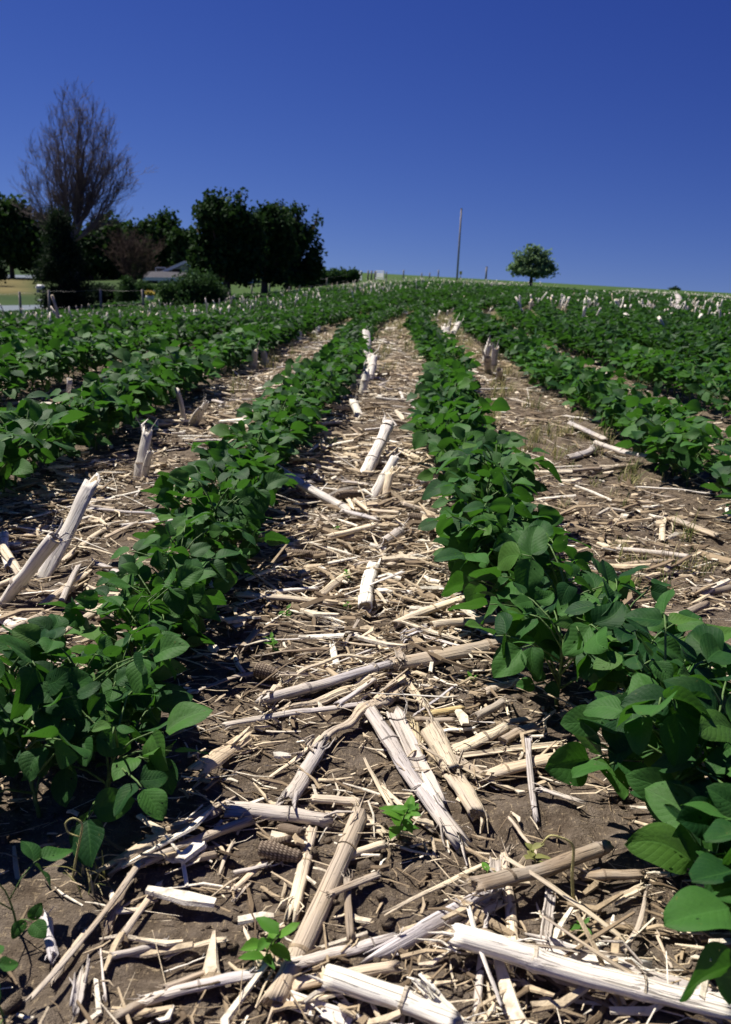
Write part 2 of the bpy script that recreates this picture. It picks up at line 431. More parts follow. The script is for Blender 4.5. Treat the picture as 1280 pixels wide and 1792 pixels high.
nt.links.new(sky.outputs[0], mulc.inputs[6])
sepc = nt.nodes.new('ShaderNodeSeparateColor'); comb = nt.nodes.new('ShaderNodeCombineColor'); nt.links.new(mulc.outputs[2], sepc.inputs[0])
for i, (A_, g_) in enumerate(((2.5, 1.70), (1.12, 1.54), (.75, 1.0))):      # slide film: deeper, bluer zenith
    a_ = nt.nodes.new('ShaderNodeMath'); a_.operation = 'MULTIPLY'; a_.inputs[1].default_value = .0849; nt.links.new(sepc.outputs[i], a_.inputs[0])
    p_ = nt.nodes.new('ShaderNodeMath'); p_.operation = 'POWER'; p_.inputs[1].default_value = g_; nt.links.new(a_.outputs[0], p_.inputs[0])
    q_ = nt.nodes.new('ShaderNodeMath'); q_.operation = 'MULTIPLY'; q_.inputs[1].default_value = A_ / .0849; nt.links.new(p_.outputs[0], q_.inputs[0])
    nt.links.new(q_.outputs[0], comb.inputs[i])
nt.links.new(comb.outputs[0], bg.inputs[0]); bg.inputs[1].default_value = .054
sc.view_settings.view_transform = 'Standard'; sc.view_settings.look = 'None'; sc.view_settings.exposure = .64
# ------------------------------------------------------------------ corn residue
def loop_round(r, m, rs, groove=True):
    th = np.linspace(0, 2 * PI, m, endpoint=False)
    ov = rs.uniform(.62, .9); g0 = rs.uniform(0, 2 * PI); gd = rs.uniform(.08, .32) if groove else 0
    prof = 1 + rs.normal(0, .02, m) - gd * np.exp(-((np.angle(np.exp(1j * (th - g0)))) / .45) ** 2)
    return np.stack([np.cos(th) * prof, np.sin(th) * prof * ov], 1) * r
def loop_shell(w, arc, thick, m):
    """split rind: chord w, opening angle arc, convex side up"""
    R = w / (2 * math.sin(min(arc, PI) / 2)) if arc < PI else w / 2
    a = np.linspace(-arc / 2, arc / 2, m)
    o = np.stack([np.sin(a) * R, np.cos(a) * R], 1); i = np.stack([np.sin(a) * (R - thick), np.cos(a) * (R - thick)], 1)[::-1]
    lp = np.concatenate([o, i]); lp[:, 1] -= R * (math.cos(arc / 2) + 1) / 2
    return lp
def sweep(L, base, n, seed, bow=0.0, twist=0.0, nodes=(), taper=(1, 1), jag=(.6, .6), bulge=.13, pith=False, wav=0.0, fray=0):
    rs = np.random.default_rng(seed)
    m = len(base); ts = np.linspace(0, 1, n); V = []
    r = np.abs(base).max(); ba = rs.uniform(0, 2 * PI)
    ph = rs.uniform(0, 6.28, 4); kink = rs.uniform(0, .07) * (rs.random() < .5); kt = rs.uniform(.35, .65); crush = rs.uniform(.55, 1); cs = rs.choice([0, 1])
    for i, t in enumerate(ts):
        s = taper[0] * (1 - t) + taper[1] * t
        for nd in nodes: s *= 1 + bulge * math.exp(-((t - nd) * L / (.55 * r)) ** 2) - .04 * math.exp(-((t - nd) * L / (2.2 * r) - .9) ** 2)
        wy = 1 + wav * math.sin(9 * t + ph[0]) + wav * .7 * math.sin(23 * t + ph[1])
        a = twist * (t - .5); ca, sa = math.cos(a), math.sin(a)
        cr = crush + (1 - crush) * (abs(t - cs) ** .6 if pith else 1)
        lp = base * s * np.array([wy * (2 - cr) ** .7, cr if pith else 1]); lp = lp @ np.array([[ca, sa], [-sa, ca]])
        b = bow * L * (1 - (2 * t - 1) ** 2)
        k = wav * r * 1.2 * math.sin(14 * t + ph[2]) + kink * L * abs(t - kt)
        x = np.full(m, (t - .5) * L)
        V.append(np.stack([x, lp[:, 0] + b * math.cos(ba) + k * .5, lp[:, 1] + abs(b * math.sin(ba)) + k], 1))
    for e, (i, sg) in enumerate(((0, -1), (n - 1, 1))):      # torn ends
        j = rs.normal(0, 1, m); j = (j + np.roll(j, 1) * .7 + np.roll(j, -1) * .3) * jag[e] * r
        V[i][:, 0] += sg * np.abs(j) * .8 - sg * .2 * r
    V = np.concatenate(V); Fc = []
    for i in range(n - 1):
        for j in range(m): Fc.append((i * m + j, (i + 1) * m + j, (i + 1) * m + (j + 1) % m, i * m + (j + 1) % m))
    mi = [0] * len(Fc)
    V = list(V)
    for i, sg in ((0, -1), (n - 1, 1)):
        ring = [i * m + j for j in range(m)]
        if pith:
            c = np.mean([V[k] for k in ring], 0); k0 = len(V)
            for k in ring: V.append(c + (V[k] - c) * .8 + np.array([-sg * r * rs.uniform(.1, .35), 0, 0]))
            V.append(c - np.array([sg * r * rs.uniform(.2, .8), 0, 0]))
            for j in range(m):
                jj = (j + 1) % m
                q = (ring[j], ring[jj], k0 + jj, k0 + j); tr = (k0 + j, k0 + jj, k0 + m)
                Fc.append(q if sg < 0 else q[::-1]); mi.append(0); Fc.append(tr if sg < 0 else tr[::-1]); mi.append(1)
        else:
            h = m // 2
            for j in range(h - 1):
                q = (ring[j], ring[j + 1], ring[m - 2 - j], ring[m - 1 - j]); Fc.append(q if sg < 0 else q[::-1]); mi.append(0)
    if fray:                                                 # loose fibres standing off the torn ends
        for f in range(fray):
            sg = rs.choice([-1, 1]); p = np.array([sg * L * .5 * rs.uniform(.75, 1), *(rs.uniform(-1, 1, 2) * r * .8)])
            d = np.array([sg, rs.normal(0, .35), rs.normal(.1, .3)]); d /= np.linalg.norm(d)
            ln = rs.uniform(.6, 2.4) * r * 1.6; wd = rs.uniform(.0006, .0016) if rs.random() < .55 else r * rs.uniform(.12, .34)
            b = len(V); q = p + d * ln * .5 + np.array([0, rs.normal(0, .1) * ln, 0]); e = p + d * ln + rs.normal(0, .16, 3) * ln
            for pt, ww in ((p, wd), (q, wd), (e, wd * .4)):
                V.append(pt + np.array([0, ww, 0])); V.append(pt - np.array([0, ww * .5, ww * .4])); V.append(pt + np.array([0, -ww * .5, ww * .4]))
            for a_ in (0, 3):
                for j in range(3): Fc.append((b + a_ + j, b + a_ + (j + 1) % 3, b + a_ + 3 + (j + 1) % 3, b + a_ + 3 + j)); mi.append(0)
    return np.array(V), Fc, mi

def residue_meshes(kind, L, w, tone, seed, fine=True):
    """(body mesh, [joint meshes]) for one piece of dry corn: R round stalk, H split half stalk, S sliver, L husk"""
    rs = np.random.default_rng(seed); r = w / 2
    n = int(np.clip(L / .011, 8, 34)) if fine else int(np.clip(L / .03, 5, 9))
    sp = rs.uniform(.085, .15); off = rs.uniform(.15, .85) * sp
    nodes = [(off + k * sp) / L for k in range(12) if r < off + k * sp < L - r] if kind in 'RH' and w > .011 else []
    joints = []
    if kind == 'R':
        n = n + 6 if fine else n
        base = loop_round(r, 14 if fine else 7, rs)
        V, Fc, mi = sweep(L, base, n, seed, bow=rs.uniform(0, .03), nodes=nodes, taper=(1, rs.uniform(.88, 1)), jag=(rs.uniform(.2, 1), rs.uniform(.2, 1)), pith=True, wav=.028, fray=9 if fine else 0)
        me = new_mesh('corn_stalk', V, Fc, [ST[tone], PITH], mi=mi)
        jb = base * 1.0
    elif kind == 'H':
        arc = rs.uniform(1.0, 2.3); base = loop_shell(w, arc, max(.0016, w * .1), 8 if fine else 4)
        V, Fc, mi = sweep(L, base, n, seed, bow=rs.uniform(0, .03), twist=rs.normal(0, .12), nodes=nodes, bulge=.09, taper=(rs.uniform(.75, 1), rs.uniform(.75, 1)), jag=(rs.uniform(.5, 1.6), rs.uniform(.5, 1.6)), wav=.05, fray=9 if fine else 0)
        me = new_mesh('corn_stalk', V, Fc, [ST[tone]], mi=mi)
        jb = loop_shell(w * 1.0, arc, max(.002, w * .14), 8 if fine else 4)
    elif kind == 'S':
        arc = rs.uniform(.5, 1.4); base = loop_shell(w, arc, max(.0013, w * .14), 5 if fine else 3)
        V, Fc, mi = sweep(L, base, n, seed, bow=rs.normal(0, .03), twist=rs.normal(0, .5), taper=(rs.uniform(.35, 1), rs.uniform(.6, 1)), jag=(1.2, 1.2), wav=.07, fray=3 if fine else 0)
        me = new_mesh('corn_stalk', V, Fc, [ST[tone]], mi=mi)
    else:
        base = loop_shell(w, rs.uniform(.9, 1.8), .0012, 9); k = np.arange(9)
        base[:9, 1] += np.sin(k * 1.9 + rs.uniform(0, 6)) * w * .09; base[9:, 1] = base[:9, 1][::-1] - .0012
        V, Fc, mi = sweep(L, base, n, seed, bow=rs.normal(0, .05), twist=rs.normal(0, .7), taper=(rs.uniform(.3, .7), rs.uniform(.6, 1)), jag=(2.0, 2.0), wav=.16, fray=16)
        me = new_mesh('corn_husk', V, Fc, [ST[tone]], mi=mi)
    if fine and kind in 'RH':
        for nd in nodes[:3]:
            jl = w * rs.uniform(.2, .38)
            jv, jf, jm = sweep(jl, jb * 1.10, 4, seed + 5, jag=(.06, .06), pith=False, taper=(1, 1))
            jv = jv + np.array([(nd - .5) * L, 0, 0])
            # follow the bowed body
            i = int(round(nd * (n - 1))); m = len(base); c = V[i * m:(i + 1) * m].mean(0); c0 = base.mean(0)
            jv[:, 1] += c[1] - c0[0]; jv[:, 2] += c[2] - c0[1]
            jf = [f for f in jf if max(f) < 4 * m]
            joints.append(new_mesh('joint', jv, jf, [NODE[tone]]))
    return me, joints

SEGS = []
def settle(p0, p1, r, cap=.045):
    """lift the ends of a new piece until it lies on the pieces it crosses"""
    z0 = z1 = r; a, b = p0[:2], p1[:2]; d = b - a; Ld = np.linalg.norm(d) + 1e-9
    for (c, e, y0, y1, q) in SEGS:
        f = e - c; den = d[0] * f[1] - d[1] * f[0]
        if abs(den) < 1e-9: continue
        g = c - a; t = (g[0] * f[1] - g[1] * f[0]) / den; s = (g[0] * d[1] - g[1] * d[0]) / den
        if 0 <= t <= 1 and 0 <= s <= 1:
            need = y0 + (y1 - y0) * s + q * .85 + r * .85
            cur = z0 + (z1 - z0) * t
            if need > cur:
                if t < .5: z0 = min(cap + r, z0 + (need - cur) / max(.5, 1 - t))
                else: z1 = min(cap + r, z1 + (need - cur) / max(.5, t))
    SEGS.append((a, b, z0, z1, r))
    return z0, z1

def align(p0, p1, roll=0.0):
    x = p1 - p0; L = np.linalg.norm(x); x = x / L
    z = np.array([0, 0, 1.0]); 
    if abs(x[2]) > .95: z = np.array([0, 1.0, 0])
    y = np.cross(z, x); y /= np.linalg.norm(y); z = np.cross(x, y)
    c, s = math.cos(roll), math.sin(roll); y, z = c * y + s * z, -s * y + c * z
    o = (p0 + p1) / 2
    return Matrix(((x[0], y[0], z[0], o[0]), (x[1], y[1], z[1], o[1]), (x[2], y[2], z[2], o[2]), (0, 0, 0, 1)))

CAT = {'R': ('corn_stalk', 'corn stalk'), 'H': ('split_stalk', 'stalk piece'), 'S': ('stalk_sliver', 'stalk sliver'), 'L': ('corn_husk', 'corn husk')}
seedc = [100]
def piece(kind, x0, y0, x1, y1, wpx, tone, label, z=None, roll=None, name=None, over=.004):
    """one piece of residue between two points of the photograph; z = heights of its ends above the soil when it is not lying flat"""
    seedc[0] += 1; sd_ = seedc[0]; rs = np.random.default_rng(sd_)
    if z is None:
        p0, p1 = G(x0, y0, .012), G(x1, y1, .012)
        r = wpx / 2 * (depth(p0) + depth(p1)) / 2 / F
        hr = r if kind == 'R' else r * .45 + .002
        z0, z1 = settle(p0, p1, hr)
        p0 = np.array([p0[0], p0[1], gz(p0[0], p0[1]) + z0 + over]); p1 = np.array([p1[0], p1[1], gz(p1[0], p1[1]) + z1 + over])
    else:
        p0, p1 = G(x0, y0, z[0]), G(x1, y1, z[1]); r = wpx / 2 * (depth(p0) + depth(p1)) / 2 / F
    L_ = float(np.linalg.norm(p1 - p0))
    me, joints = residue_meshes(kind, L_, 2 * r, tone, sd_)
    nm, ct = CAT[kind]
    if roll is None: roll = rs.normal(0, .25) + (PI if kind in 'H' and rs.random() < .42 else 0)
    o = link(name or nm, me, M=align(p0, p1, roll))
    tag(o, label, ct)
    for j in joints: link('joint', j, o)
    return o

# each line: kind, from, to, width in the photograph, tone, label
HAND = '''
R 629 1428 479 1752 36 tan|long tan corn stalk with two joints beside the soil patch
H 545 1446 513 1588 26 cream|flat cream stalk piece beside the long two-jointed stalk
R 608 1546 614 1640 15 brown|thin upright-lying brown stick behind the long two-jointed stalk
R 662 1533 576 1587 15 brown|short dark brown stick crossing under a thin brown stick
H 622 1408 672 1450 18 cream|short cream stalk piece beside the leafy weed
R 605 1497 675 1473 16 cream|short cream stalk pointing at the leafy weed from below
S 685 1596 866 1490 16 cream|long straight cream sliver lying over the grey split stalk
H 690 1648 866 1560 36 grey|thick grey split stalk with one joint and a forked end
H 760 1640 872 1580 22 tan|ringed tan half stalk tucked against the thick grey split stalk
H 527 1690 690 1632 26 grey|weathered grey stalk piece reaching under the thick grey split stalk
R 508 1720 690 1690 24 tan|tan stalk below the weathered grey piece, curved end
R 575 1722 800 1792 48 white|broad white stalk with a dark joint at the bottom edge
H 500 1738 690 1800 30 white|flat white stalk piece under the broad white stalk
H 755 1745 815 1796 40 white|torn white stalk end with loose fibres beside the broad white stalk
S 853 1600 835 1792 20 grey|narrow grey-white sliver standing out over the long white stalk
R 795 1665 1275 1785 44 white|longest white stalk with a brown joint across the bottom
H 945 1652 1125 1700 46 white|bright white half stalk lying behind the longest white stalk
H 1118 1700 1260 1738 44 grey|grey half stalk continuing the bright white one into the leaf shadow
H 884 1484 905 1675 26 cream|cream stalk piece with a notch pointing towards the longest white stalk
H 868 1497 869 1553 24 grey|short grey stub under the notched cream piece
R 830 1582 1065 1488 30 brown|long weathered brown stalk passing under the notched cream piece
H 965 1553 955 1637 24 grey|short grey-brown slab above the bright white half stalk
R 1020 1520 1122 1527 24 brown|brown stalk lying below the drooping bean leaf
S 893 1433 938 1480 10 cream|small pale sliver on bare soil above the weathered brown stalk
S 893 1470 872 1500 8 brown|small dark sliver touching the notched cream piece
S 1130 1557 1078 1668 14 tan|narrow tan sliver in the bean shade beside the bright white half stalk
R 1052 1596 1100 1602 10 tan|little reddish tan stick in the bean shade
S 1025 1655 1058 1640 9 white|tiny white splinter above the bright white half stalk
H 1085 1560 1122 1550 14 cream|small pale chip under the bean leaves by the narrow tan sliver
S 1153 1620 1178 1680 10 tan|curved tan leaf strip beside the grey half stalk
R 790 1638 850 1642 24 brown|ringed brown stalk end above the longest white stalk
H 210 1500 372 1412 34 tan|broad flat tan stalk piece barred by bean shade
R 250 1508 440 1432 24 tan|slim tan stalk below the broad shaded flat piece
R 395 1417 572 1432 28 grey|grey stalk with a joint above the two dark cobs
R 196 1662 282 1638 13 grey|short grey-brown stick on the bare soil patch
S 290 1655 394 1636 12 cream|thin cream sliver on the bare soil patch
R 250 1742 450 1694 24 grey|smooth grey-mauve stalk with a pale end under the small weed
R 205 1765 255 1741 22 brown|dark stalk end in shade joining the grey-mauve stalk
R 288 1722 380 1672 14 tan|thin tan stalk lying just behind the grey-mauve stalk
S 225 1530 188 1605 24 brown|brown slab leaning down from the shaded stalk crossing
S 277 1537 210 1625 16 tan|tan fibrous strip beside the brown slab
S 240 1520 50 1740 14 brown|long dark brown strip running down to the bottom corner
H 80 1598 90 1650 22 grey|grey-brown stub under the low three-part bean leaf
S 150 1613 90 1690 18 tan|tan strip with yellow streaks near the low bean leaf
H 139 1710 131 1745 26 grey|grey chip lying in the bottom corner shade
S 176 1655 184 1730 8 grey|fine grey splinter pointing down the soil patch
S 292 1681 356 1655 8 white|fine white splinter in the middle of the bare soil patch
S 431 1628 454 1673 9 cream|pale splinter by the small weed
R 330 1500 379 1480 14 brown|small brown stick in front of the dark cobs
S 386 1508 409 1463 8 cream|pale hooked splinter in front of the dark cobs
R 409 1516 469 1506 12 grey|thin grey stick touching the dark cobs
S 409 1556 435 1534 8 tan|little tan chip below the thin grey stick
H 353 1356 409 1312 34 tan|short weathered tan stub in the dappled edge of shade
S 345 1215 480 1170 14 brown|long flat brown strip above the stub in dappled shade
H 646 1249 795 1462 34 grey|long grey split stalk with a white frayed foot
H 692 1252 765 1400 34 grey|twin grey split stalk lying along the frayed grey one
S 742 1380 800 1458 26 white|white pith sliver at the foot of the split grey stalks
R 752 1280 792 1352 36 cream|broken cream stalk with a hollow middle, upper half
R 796 1356 835 1425 36 cream|broken cream stalk with a hollow middle, lower half
R 466 1230 685 1170 28 grey|smooth grey-lilac stalk with a joint, centre of the straw
R 686 1168 905 1122 26 tan|tan stalk running on from the grey-lilac stalk
L 460 1248 495 1196 18 cream|curled cream husk round the end of the grey-lilac stalk
L 500 1196 655 1152 16 cream|frayed cream husk lying behind the grey-lilac stalk
H 490 1193 607 1175 10 tan|narrow tan strip hugging the grey-lilac stalk
L 490 1240 650 1188 22 cream|frayed husk strip in front of the grey-lilac stalk
R 592 1237 658 1195 11 grey|thin grey stick in front of the grey-lilac stalk
S 400 1276 640 1232 18 grey|long curved grey strip in front of the husk strip
L 550 1308 680 1215 40 tan|large fibrous tan husk above the yellow-topped stub
S 462 1355 560 1302 10 cream|thin cream stick leading out of the fibrous husk
H 505 1398 560 1316 36 grey|grey stub with a yellow top below the fibrous husk
R 545 1394 632 1400 17 cream|pale stalk lying across below the yellow-topped stub
S 640 1320 685 1417 14 cream|cream sliver running down to the leafy weed
S 670 1370 760 1440 12 cream|second pale sliver between the leafy weed and the split grey stalks
H 724 1267 729 1315 28 yellow|bright yellow rind chip above the broken cream stalk
R 787 1310 886 1272 23 cream|plump cream stalk beside the broken hollow stalk
S 738 1280 822 1268 13 white|white strip above the broken hollow stalk
H 795 1317 985 1303 14 cream|long pale ribbed strip reaching into the bean leaves
R 857 1350 993 1328 26 tan|thick fibrous tan stalk under the bean leaf tips
H 805 1326 852 1347 26 tan|tan slab between broken stalk and fibrous stalk
R 835 1250 882 1228 16 brown|short brown stalk above the plump cream one
R 885 1265 928 1256 14 tan|tan stalk end behind the plump cream one
R 880 1300 936 1272 20 brown|ringed brown stalk end behind the ribbed strip
R 848 1206 920 1184 16 tan|tan jointed stalk in the straw beside the bean stems
R 752 1243 808 1232 14 yellow|short yellowish stalk among the chips
S 726 1243 798 1196 8 grey|dark thin sliver crossing the yellowish stalk
R 732 1254 795 1256 12 brown|thin brown stalk under the dark sliver
H 707 1183 738 1225 18 cream|cream chip just in front of the tan stalk's joint
S 748 1182 780 1188 9 cream|small cream chip in front of the tan stalk
H 712 1115 748 1100 18 grey|square grey chip behind the tan stalk
H 748 1117 810 1135 12 grey|grey strip behind the tan stalk
S 842 1106 918 1124 10 grey|grey strip under the far end of the tan stalk
S 932 1121 982 1135 8 cream|cream splinter by the bean stems
H 692 1128 700 1172 16 brown|upright brown chip against the grey-lilac stalk
S 830 1253 864 1261 6 white|tiny white splinter beside the short brown stalk
S 887 1222 890 1248 8 cream|tiny cream chip below the jointed tan stalk
R 755 1098 922 1086 19 cream|straight cream stalk at right angles to the bean stems
R 692 1092 815 1050 16 cream|pale slanting stalk next to the straight cream one
H 720 1070 803 1038 12 grey|grey strip behind the pale slanting stalk
S 665 1033 845 1028 10 white|long white strip across the straw by the small bean seedling
H 660 993 730 968 14 cream|cream slab touching the top of the pale upright stalk
R 672 957 702 938 18 grey|short grey stalk behind the cream slab
S 690 880 775 867 8 tan|thin tan strip beyond the cob bits
S 650 888 715 868 7 tan|bent tan strip in front of the leaning pair of stalks
R 660 1056 680 1048 8 brown|small brown stick at the foot of the pale upright stalk
R 640 1068 655 993 24 white|pale upright stalk with one joint in the middle of the straw
R 562 1035 622 1000 15 cream|cream stalk pointing at the pale upright stalk
S 622 1000 658 980 10 tan|tan strip beside the top of the pale upright stalk
R 478 1038 557 1026 14 white|whitish stalk above the white and tan jointed one
R 413 1047 588 1057 15 cream|white and tan jointed stalk near the house-side beans
S 494 944 569 918 9 cream|pale sliver beside the grooved cob
S 530 1044 588 1036 6 tan|tan strip next to the whitish stalk
S 585 1038 700 1037 9 white|white strip passing behind the pale upright stalk
S 540 1002 604 995 5 cream|thin straw beside the grooved cob
H 498 952 516 950 18 cream|stubby cream chip behind the grooved cob
S 552 852 650 858 11 white|white strip under the crossing raised stalk
S 673 801 732 787 8 cream|cream strip by the leaning pair of stalks
S 840 850 880 858 8 white|white strip at the edge of the lone-tree-side beans
H 112 977 188 918 14 cream|cream stalk piece beside the tall leaning white stalk
H 165 910 273 854 12 cream|long cream strip touching the house-side bean row
S 0 955 72 928 20 tan|tan slab behind the shorter leaning stalk
S 116 886 244 861 6 white|thin white straw behind the tall leaning stalk
H 80 1055 146 1004 20 cream|pale torn slab between the leaning stalks and the beans
S 8 1075 64 1094 18 white|white slab at the foot of the shorter leaning stalk
S 48 1032 105 1028 10 white|white strip at the foot of the tall leaning stalk
S 188 940 240 914 9 tan|tan strip half under the house-side beans
S 1096 850 1242 862 9 white|long white strip in the lone-tree-side lane
S 1108 879 1186 871 9 tan|tan strip below the long white strip
R 1175 912 1258 939 14 tan|curved tan stalk behind the dying grass
S 1212 897 1280 905 11 cream|cream strip at the edge behind the dying grass
R 1032 830 1122 811 11 brown|thin brown stalk near the bean leaf tips of the lone-tree-side lane
R 999 744 1062 774 13 grey|grey stalk among the yellow grass of the lone-tree-side lane
R 995 804 1040 789 13 grey|short grey stalk end joining a knotted grey one
R 1040 789 1149 822 11 grey|knotted grey stalk in the lone-tree-side lane
S 991 725 1055 738 8 white|white strip below the grassy patch of the lone-tree-side lane
R 1209 1034 1280 1028 18 brown|dark brown stalk on bare soil at the edge of the lone-tree-side lane
R 1171 1082 1235 1066 15 brown|short brown stalk on bare soil above the large bean leaves
S 1047 900 1085 872 8 tan|tan splinter by the curled dry leaves
H 1165 900 1160 945 12 cream|pale chip standing in the dying grass
H 945 1385 1003 1400 14 grey|small hollow grey stalk in front of the fibrous tan stalk
S 1000 1160 960 1140 8 white|white splinter under the bean leaves
R 1062 1382 1100 1380 12 cream|pale stalk end under the drooping bean leaf
S 560 1120 600 1128 8 white|white chip beside the curled husk
S 465 1118 590 1116 11 white|flat white strip with a curled husk at its end
S 400 1118 470 1108 8 cream|cream strip meeting the flat white strip
S 560 1125 660 1130 6 cream|thin cream strip below the flat white strip
L 600 1100 640 1110 18 white|small curled whitish husk at the end of the flat white strip
S 455 1150 580 1135 12 brown|brown leaf strip behind the grey-lilac stalk
H 582 1130 592 1165 14 white|white chip behind the frayed husk
R 410 1145 425 1180 10 cream|short bone-like cream stick near the house-side beans
R 425 1130 450 1108 16 brown|dark knobbly stalk end near the house-side beans
'''
for ln in HAND.strip().splitlines():
    a, lab = ln.split('|'); k, x0, y0, x1, y1, wp, tone = a.split()
    piece(k, float(x0), float(y0), float(x1), float(y1), float(wp), tone, lab)

# pieces that stand or lean, roots still in the soil: base pixel, top pixel, height of the top
STAND = '''
70 1018 158 852 .155 32 white|tall leaning white stalk with a dark joint between the bean rows
0 1064 98 938 .13 34 white|shorter leaning whitish stalk crossing in front of the tall one
243 846 258 758 .13 21 white|upright white stalk alone in the house-side straw lane
252 846 264 790 .09 12 white|thin white stalk pressed against the upright white one
628 912 480 818 .075 21 white|raised white stalk sloping up towards the house-side beans
638 840 681 743 .10 22 white|stouter leaning stalk of the pair in the central straw
650 878 692 801 .09 18 white|slimmer leaning stalk of the pair in the central straw
672 878 683 828 .06 14 cream|cream slat propped behind the slimmer leaning stalk
630 650 641 588 .17 13 white|tallest stalk of the white stub cluster in the central straw
638 660 650 622 .12 12 white|second stalk of the white stub cluster in the central straw
645 672 655 628 .12 12 white|leaning stalk at the front of the white stub cluster
634 692 642 655 .10 10 white|low stub in front of the white cluster
632 735 618 702 .05 12 white|whitish slab leaning in the central straw
444 652 447 615 .13 10 white|straight stub of the pair beside the house-side beans
466 640 459 612 .10 10 white|leaning stub of the pair beside the house-side beans
521 600 524 572 .11 9 white|white stub of the far pair in the house-side lane
549 588 556 568 .09 9 white|tilted white stub of the far pair in the house-side lane
702 556 706 538 .12 8 white|white stub beside its twin where the central lane narrows
710 556 710 542 .08 8 white|lower twin of the white stub where the central lane narrows
785 598 803 566 .17 8 white|long arm of the white forked stub in the lone-tree-side lane
786 598 780 575 .12 10 white|broad arm of the white forked stub in the lone-tree-side lane
848 642 856 604 .15 9 white|white stub behind the grey broken stubs of the lone-tree-side lane
862 655 868 610 .17 10 grey|taller grey broken stub in the lone-tree-side lane
852 655 853 626 .12 9 grey|short grey broken stub in the lone-tree-side lane
874 672 873 650 .10 10 grey|dark ragged stub against the lone-tree-side beans
128 720 124 692 .10 12 white|white stub half buried in the second house-side bean row
163 698 152 672 .10 11 cream|slanting cream stub of the trio in the house-side beans
168 696 178 682 .06 14 white|broad low stub of the trio in the house-side beans
186 690 191 664 .11 10 grey|upright greyish stub of the trio in the house-side beans
340 748 362 704 .10 11 white|thin propped stalk in the far house-side straw
332 748 350 715 .08 9 white|parallel thin stalk beside the propped one
1088 580 1096 558 .14 14 white|white tuft-like stub in the lone-tree-side beans
1145 582 1146 568 .12 7 white|narrow white stub in the lone-tree-side beans
1183 548 1186 518 .30 9 grey|tall grey stub standing above the lone-tree-side beans
258 640 262 625 .12 14 white|broad white stub in the house-side beans
330 630 334 614 .12 9 white|small white stub in the house-side beans
372 607 374 598 .16 10 white|round-topped white stub in the house-side beans
8 778 2 752 .10 14 white|white stub at the edge of the house-side beans
'''
for ln in STAND.strip().splitlines():
    a, lab = ln.split('|'); bx, by, tx, ty, hz, wp, tone = a.split(); hz = float(hz)
    piece('R', float(bx), float(by), float(tx), float(ty), float(wp) * (1.3 if float(by) < 760 else 1), tone, lab, z=(-.012, hz), name='stubble_stalk')['category'] = 'stubble stalk'

# ---- prototypes copied along the lanes
def inframe(P, mx=0, my=0):
    x, y, z = proj(P); return z > .1 and -mx < x < 1280 + mx and -my < y < 1792 + my
PROTO = {}
for tone in ('white', 'cream', 'tan', 'grey', 'brown'):
    for kind, L_, w_ in (('R', .13, .017), ('R', .2, .02), ('H', .11, .018), ('H', .17, .016), ('S', .13, .009), ('S', .2, .007)):
        seedc[0] += 1; me, j = residue_meshes(kind, L_, w_, tone, seedc[0])
        PROTO.setdefault(kind, []).append((tone, L_, w_, me, j))
ZN = [(0, 2.0, 'in the close part'), (2.0, 3.6, 'in the middle part'), (3.6, 99, 'in the far part')]
LANES = {0: 'of the central straw lane', -1: 'of the first house-side lane', 1: 'of the first lone-tree-side lane', -2: 'of the second house-side lane', 2: 'of the second lone-tree-side lane'}
WORD = {'R': 'corn stalk', 'H': 'split corn stalk', 'S': 'stalk sliver'}
count = 0; tries = 0
while count < 730 and tries < 60000:
    tries += 1
    lane = int(rng.choice([0, -1, 1, -2, 2], p=[.48, .30, .14, .04, .04]))
    Y = .55 + 8.5 * rng.random() ** 1.25
    X = rowx(lane - .5, Y) + rng.uniform(-.27, .27)
    if not inframe((X, Y, 0), -8, -8): continue
    if lane == 1 and rng.random() < .45: continue
    kind = str(rng.choice(['R', 'H', 'S'], p=[.33, .34, .33]))
    if lane == 0 and Y < 1.75 and (kind != 'S' or rng.random() < .5): continue     # this part is laid out piece by piece
    tw_ = {'white': .26, 'cream': .26, 'tan': .22, 'grey': .14, 'brown': .12} if lane != 1 else {'white': .08, 'cream': .17, 'tan': .3, 'grey': .22, 'brown': .23}
    cand = PROTO[kind]; pw = np.array([tw_[c[0]] for c in cand]); i = int(rng.choice(len(cand), p=pw / pw.sum()))
    tone, L_, w_, me, j = cand[i]
    s = rng.uniform(.55, 1.05); a = rng.normal(0, .6) if rng.random() < .62 else rng.uniform(0, PI)
    d = np.array([math.cos(a), math.sin(a)]) * L_ * s / 2
    p0 = np.array([X - d[0], Y - d[1], 0]); p1 = np.array([X + d[0], Y + d[1], 0])
    hr = (w_ / 2 if kind == 'R' else w_ * .22 + .002) * s
    z0, z1 = settle(p0, p1, hr, .03)
    p0[2] = gz(*p0[:2]) + z0; p1[2] = gz(*p1[:2]) + z1
    M = align(p0, p1, rng.uniform(-.3, .3) + (PI if rng.random() < .2 else 0)) @ Matrix.Scale(s, 4)
    o = link(CAT[kind][0], me, M=M)
    for q in j: link('joint', q, o)
    zone = [z[2] for z in ZN if z[0] <= Y < z[1]][0]
    size = 'short' if L_ * s < .115 else 'longer'
    lab = f'{size} {tone} {WORD[kind]} lying {zone} {LANES[lane]}'
    tag(o, lab, CAT[kind][1], group='scattered ' + lab)
    count += 1

